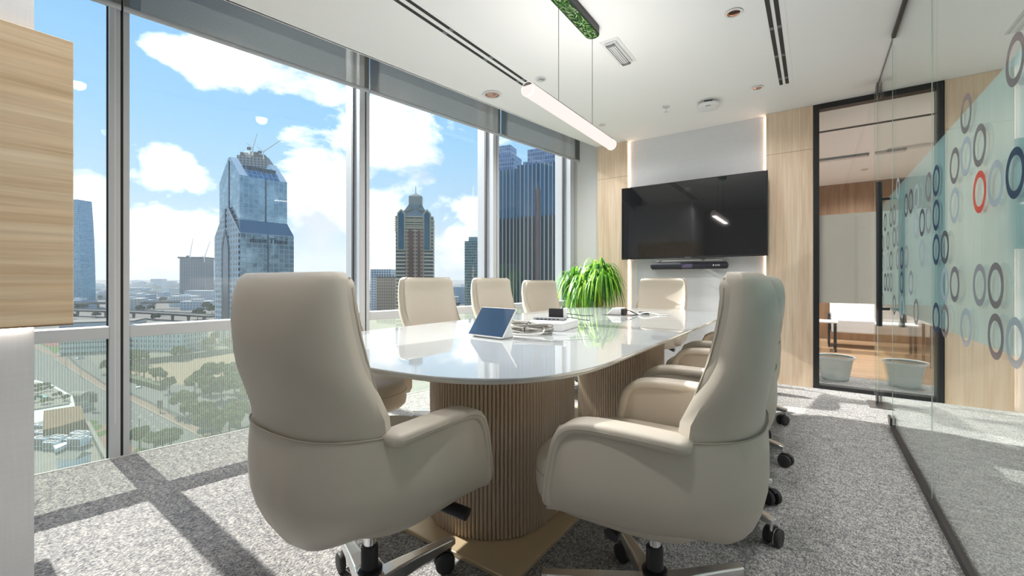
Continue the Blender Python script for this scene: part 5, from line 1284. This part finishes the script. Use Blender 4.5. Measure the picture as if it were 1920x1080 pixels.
# pair of dark fluted towers
fl = facade_mat('dark_fluted_wall', srgb(206, 192, 168), srgb(28, 38, 48), 3.3, 200, .30, .0, rough=.12, metal=.5, glass2=srgb(52, 66, 78))
flu = facade_mat('blue_fluted_wall', srgb(196, 198, 194), srgb(46, 70, 92), 3.3, 200, .22, .0, rough=.1, metal=.6, glass2=srgb(84, 112, 134))
flt = facade_mat('pale_glass_top', srgb(176, 184, 204), srgb(96, 112, 140), 2.0, 3.4, .2, .2, rough=.12, metal=.5, glass2=srgb(140, 152, 178))
d_ = 330.0
p = dp(1004, d_); tw = empty('dark_fluted_tower', (p.x, p.y, GZ), YAW - RAD(22), 'wide dark fluted glass tower through the last window, right of the pair', 'skyscraper')
def zz_(y): return Zd(y, d_) - GZ
MB().box((-16, 0, 0), (16, 30, zz_(405))).build('lower_shaft', fl, tw); MB().box((-15.4, .8, zz_(405)), (15.4, 29, zz_(306))).build('upper_shaft', flu, tw)
MB().box((-8, 4, zz_(306)), (14, 26, zz_(276))).build('crown', flt, tw); MB().box((-11, 2, zz_(306)), (-8, 20, zz_(300))).build('crown_step', flt, tw); MB().box((0, -.6, 0), (3.6, .0, zz_(355))).build('pink_bay', matte('mauve_panels', srgb(150, 132, 134)), tw)
p = dp(948, 360); tw = empty('dark_fluted_tower', (p.x, p.y, GZ), YAW - RAD(22), 'narrower dark fluted glass tower through the last window, left of the pair', 'skyscraper')
def zz_(y): return Zd(y, 360) - GZ
MB().box((-14, 0, 0), (10, 26, zz_(410))).build('lower_shaft', fl, tw); MB().box((-13.5, .8, zz_(410)), (9.5, 25, zz_(318))).build('upper_shaft', flu, tw)
MB().box((-12, 3, zz_(318)), (6, 22, zz_(288))).build('crown', flt, tw); MB().box((-9, 6, zz_(288)), (2, 20, zz_(268))).build('crown_step', flt, tw)
box_building('beige_tower', 1051, 450, Zd(386, 450), 14, 24, facade_mat('beige_windows', srgb(214, 200, 178), srgb(112, 104, 96), 3.4, 4.4, .35, .4), YAW - RAD(30), 'slim beige apartment tower right of the dark fluted pair')
# far left curved blue tower
p = dp(139, 800); t = empty('leaning_blue_tower', (p.x, p.y, GZ), YAW - RAD(10), 'slim blue glass tower with a curved edge, beside the wood panel', 'skyscraper')
rings = []
Ht = Zd(374, 800) - GZ
for i in range(9):
    u = i / 8; x1 = 16 - 9 * u ** 2.2; rings.append([Vector((-14, 0, Ht * u)), Vector((x1, 0, Ht * u)), Vector((x1, 24, Ht * u)), Vector((-14, 24, Ht * u))])
MB().loft(rings).build('shaft', facade_mat('teal_glass', srgb(120, 160, 180), srgb(60, 116, 146), 3, 4, .12, .14, rough=.1, metal=.6, glass2=srgb(110, 160, 184)), t)
# distant city
dm = [facade_mat('far_facade_%d' % i, c, g, 4, 4, .4, .4, rough=.5) for i, (c, g) in enumerate(((srgb(196, 200, 200), srgb(136, 150, 158)), (srgb(206, 198, 184), srgb(150, 148, 142)), (srgb(168, 182, 190), srgb(110, 132, 148)), (srgb(220, 218, 210), srgb(168, 170, 168))))]
rr = random.Random(77); protos = []
def far_block(k):
    t = empty('distant_block'); w = rr.uniform(18, 44); d = rr.uniform(16, 36); h = rr.uniform(10, 26)
    MB().box((-w / 2, 0, 0), (w / 2, d, h)).build('walls', dm[k % 4], t); MB().box((-w / 5, d * .3, h), (w / 5, d * .7, h + 3)).build('roof_room', dm[(k + 1) % 4], t); return t
protos = [far_block(k) for k in range(8)]; first = [True] * 8
spots = []; taken = [dp(x_, d_) for x_, d_ in ((139, 800), (139, 830), (293, 2200), (318, 2200), (394, 2000), (372, 900), (860, 900), (250, 1200), (361, 1000), (474, 620), (714, 700))]
for i in range(150):
    if i < 100: x = rr.uniform(130, 410)
    else: x = rr.choice((rr.uniform(690, 745), rr.uniform(812, 870), rr.uniform(600, 650), rr.uniform(1040, 1060)))
    for _try in range(60):
        d = 1 / rr.uniform(1 / 3200, 1 / 700); p_ = dp(x, d)
        if all((p_ - q_).length > 62 for q_ in taken): break
        x = rr.uniform(130, 410) if i < 100 else rr.choice((rr.uniform(690, 745), rr.uniform(812, 870), rr.uniform(600, 650), rr.uniform(1040, 1060)))
    else: continue
    taken.append(p_); spots.append((x, d))
for i, (x, d) in enumerate(spots):
    k = i % 8; o = protos[k] if first[k] else copy_tree(protos[k]); first[k] = False
    o.location = dp(x, d, GZ); o.rotation_euler = (0, 0, YAW + rr.uniform(-.5, .5)); s_ = rr.uniform(.8, 1.3) * (1 + .3 * (d > 1500)); o.scale = (s_, s_, s_ * rr.uniform(.7, 1.25))
    tag(o, 'small pale distant building in the hazy low rise city toward the horizon', 'building', 'distant low rise buildings')
for (x, d, y, w, lab) in ((293, 2200, 523, 60, 'pair of distant pale towers on the horizon, left of the construction tower'), (318, 2200, 527, 30, 'distant pale tower beside the construction tower on the horizon'), (394, 2000, 528, 40, 'distant pale slab block between the construction tower and the gabled tower'), (372, 900, 545, 60, 'wide pale office building in front of the construction tower'), (860, 900, 538, 50, 'dark grey office block beside the green glass tower'), (250, 1200, 540, 50, 'pale distant block just right of the first mullion')):
    box_building('distant_tower', x, d, Zd(y, d), w, 30, dm[2 if 'dark' in lab else 0], YAW, lab)
# elevated roads
def viaduct(pts, z, w, lab, d_p):
    t = empty('elevated_road'); tag(t, lab, 'bridge')
    P = [ray(x, HZ) * d + Vector((0, 0, 0)) for x, d in pts]; rings = []; rl = []
    for k, p in enumerate(P):
        a = P[max(0, k - 1)]; b = P[min(len(P) - 1, k + 1)]; d = (b - a).normalized(); n_ = Vector((-d.y, d.x, 0)) * w / 2; zc = Vector((0, 0, z))
        rings.append([p + n_ + zc, p - n_ + zc, p - n_ * .6 + zc - Vector((0, 0, 2.4)), p + n_ * .6 + zc - Vector((0, 0, 2.4))])
        rl.append([p + n_ + zc, p + n_ * .97 + zc, p + n_ * .97 + zc + Vector((0, 0, 1.2)), p + n_ + zc + Vector((0, 0, 1.2))])
    o = MB().loft(rings).build('deck', G['conc2'], t); fix_normals(o); o = MB().loft(rl).build('parapet', G['conc'], t); fix_normals(o)
    n = max(2, int((P[-1] - P[0]).length / d_p))
    for i in range(n):
        u = (i + .5) / n * (len(P) - 1); k = min(len(P) - 2, int(u)); p = P[k].lerp(P[k + 1], u - k)
        MB().cyl((p.x, p.y, GZ), (p.x, p.y, z - 2.3), 1.3, 1.8, n=10).build('pier', G['conc'], t)
viaduct([(120, 690), (245, 714), (330, 745), (400, 775)], GZ + 12.5, 11, 'upper curved elevated road beyond the window transom', 55)
viaduct([(120, 600), (245, 563), (330, 525), (398, 494)], GZ + 9, 12, 'lower elevated road just above the window transom', 40)
for k, (x0, x1, d) in enumerate(((245, 420, 640), (140, 420, 720), (140, 420, 900))):
    a = dp(x0, d, GZ + .1); b = dp(x1, d * 1.05, GZ + .1); dd = (b - a).normalized(); n_ = Vector((-dd.y, dd.x, 0)) * 6
    struct(MB().loft([[a + n_, a - n_, a - n_ + Vector((0, 0, .2)), a + n_ + Vector((0, 0, .2))], [b + n_, b - n_, b - n_ + Vector((0, 0, .2)), b + n_ + Vector((0, 0, .2))]]).build('floor_far_road', G['road']))
rr = random.Random(5); tk = copy_tree(TP[2])
for i in range(46):
    o = tk if i == 0 else copy_tree(tk); o.location = dp(rr.uniform(130, 410) if i < 34 else rr.uniform(700, 890), rr.uniform(520, 1100), GZ); s_ = rr.uniform(.8, 1.5); o.scale = (s_, s_, s_); tag(o, 'small round distant tree among the far roads and blocks', 'tree', 'distant trees')
# thin haze over the city
def haze():
    m, nt, out = new_mat('city_haze'); v = nt.nodes.new('ShaderNodeVolumeScatter'); v.inputs['Color'].default_value = (.92, .96, 1, 1); v.inputs['Density'].default_value = 1 / 6500; v.inputs['Anisotropy'].default_value = .3
    L(nt, v.outputs[0], out.inputs['Volume'])
    o = MB().box((-5200, -4200, GZ - .5), (-60, 5200, 260)).build('city_haze', m); tag(o, 'thin pale haze lying over the distant city', 'haze', kind='stuff')
haze()
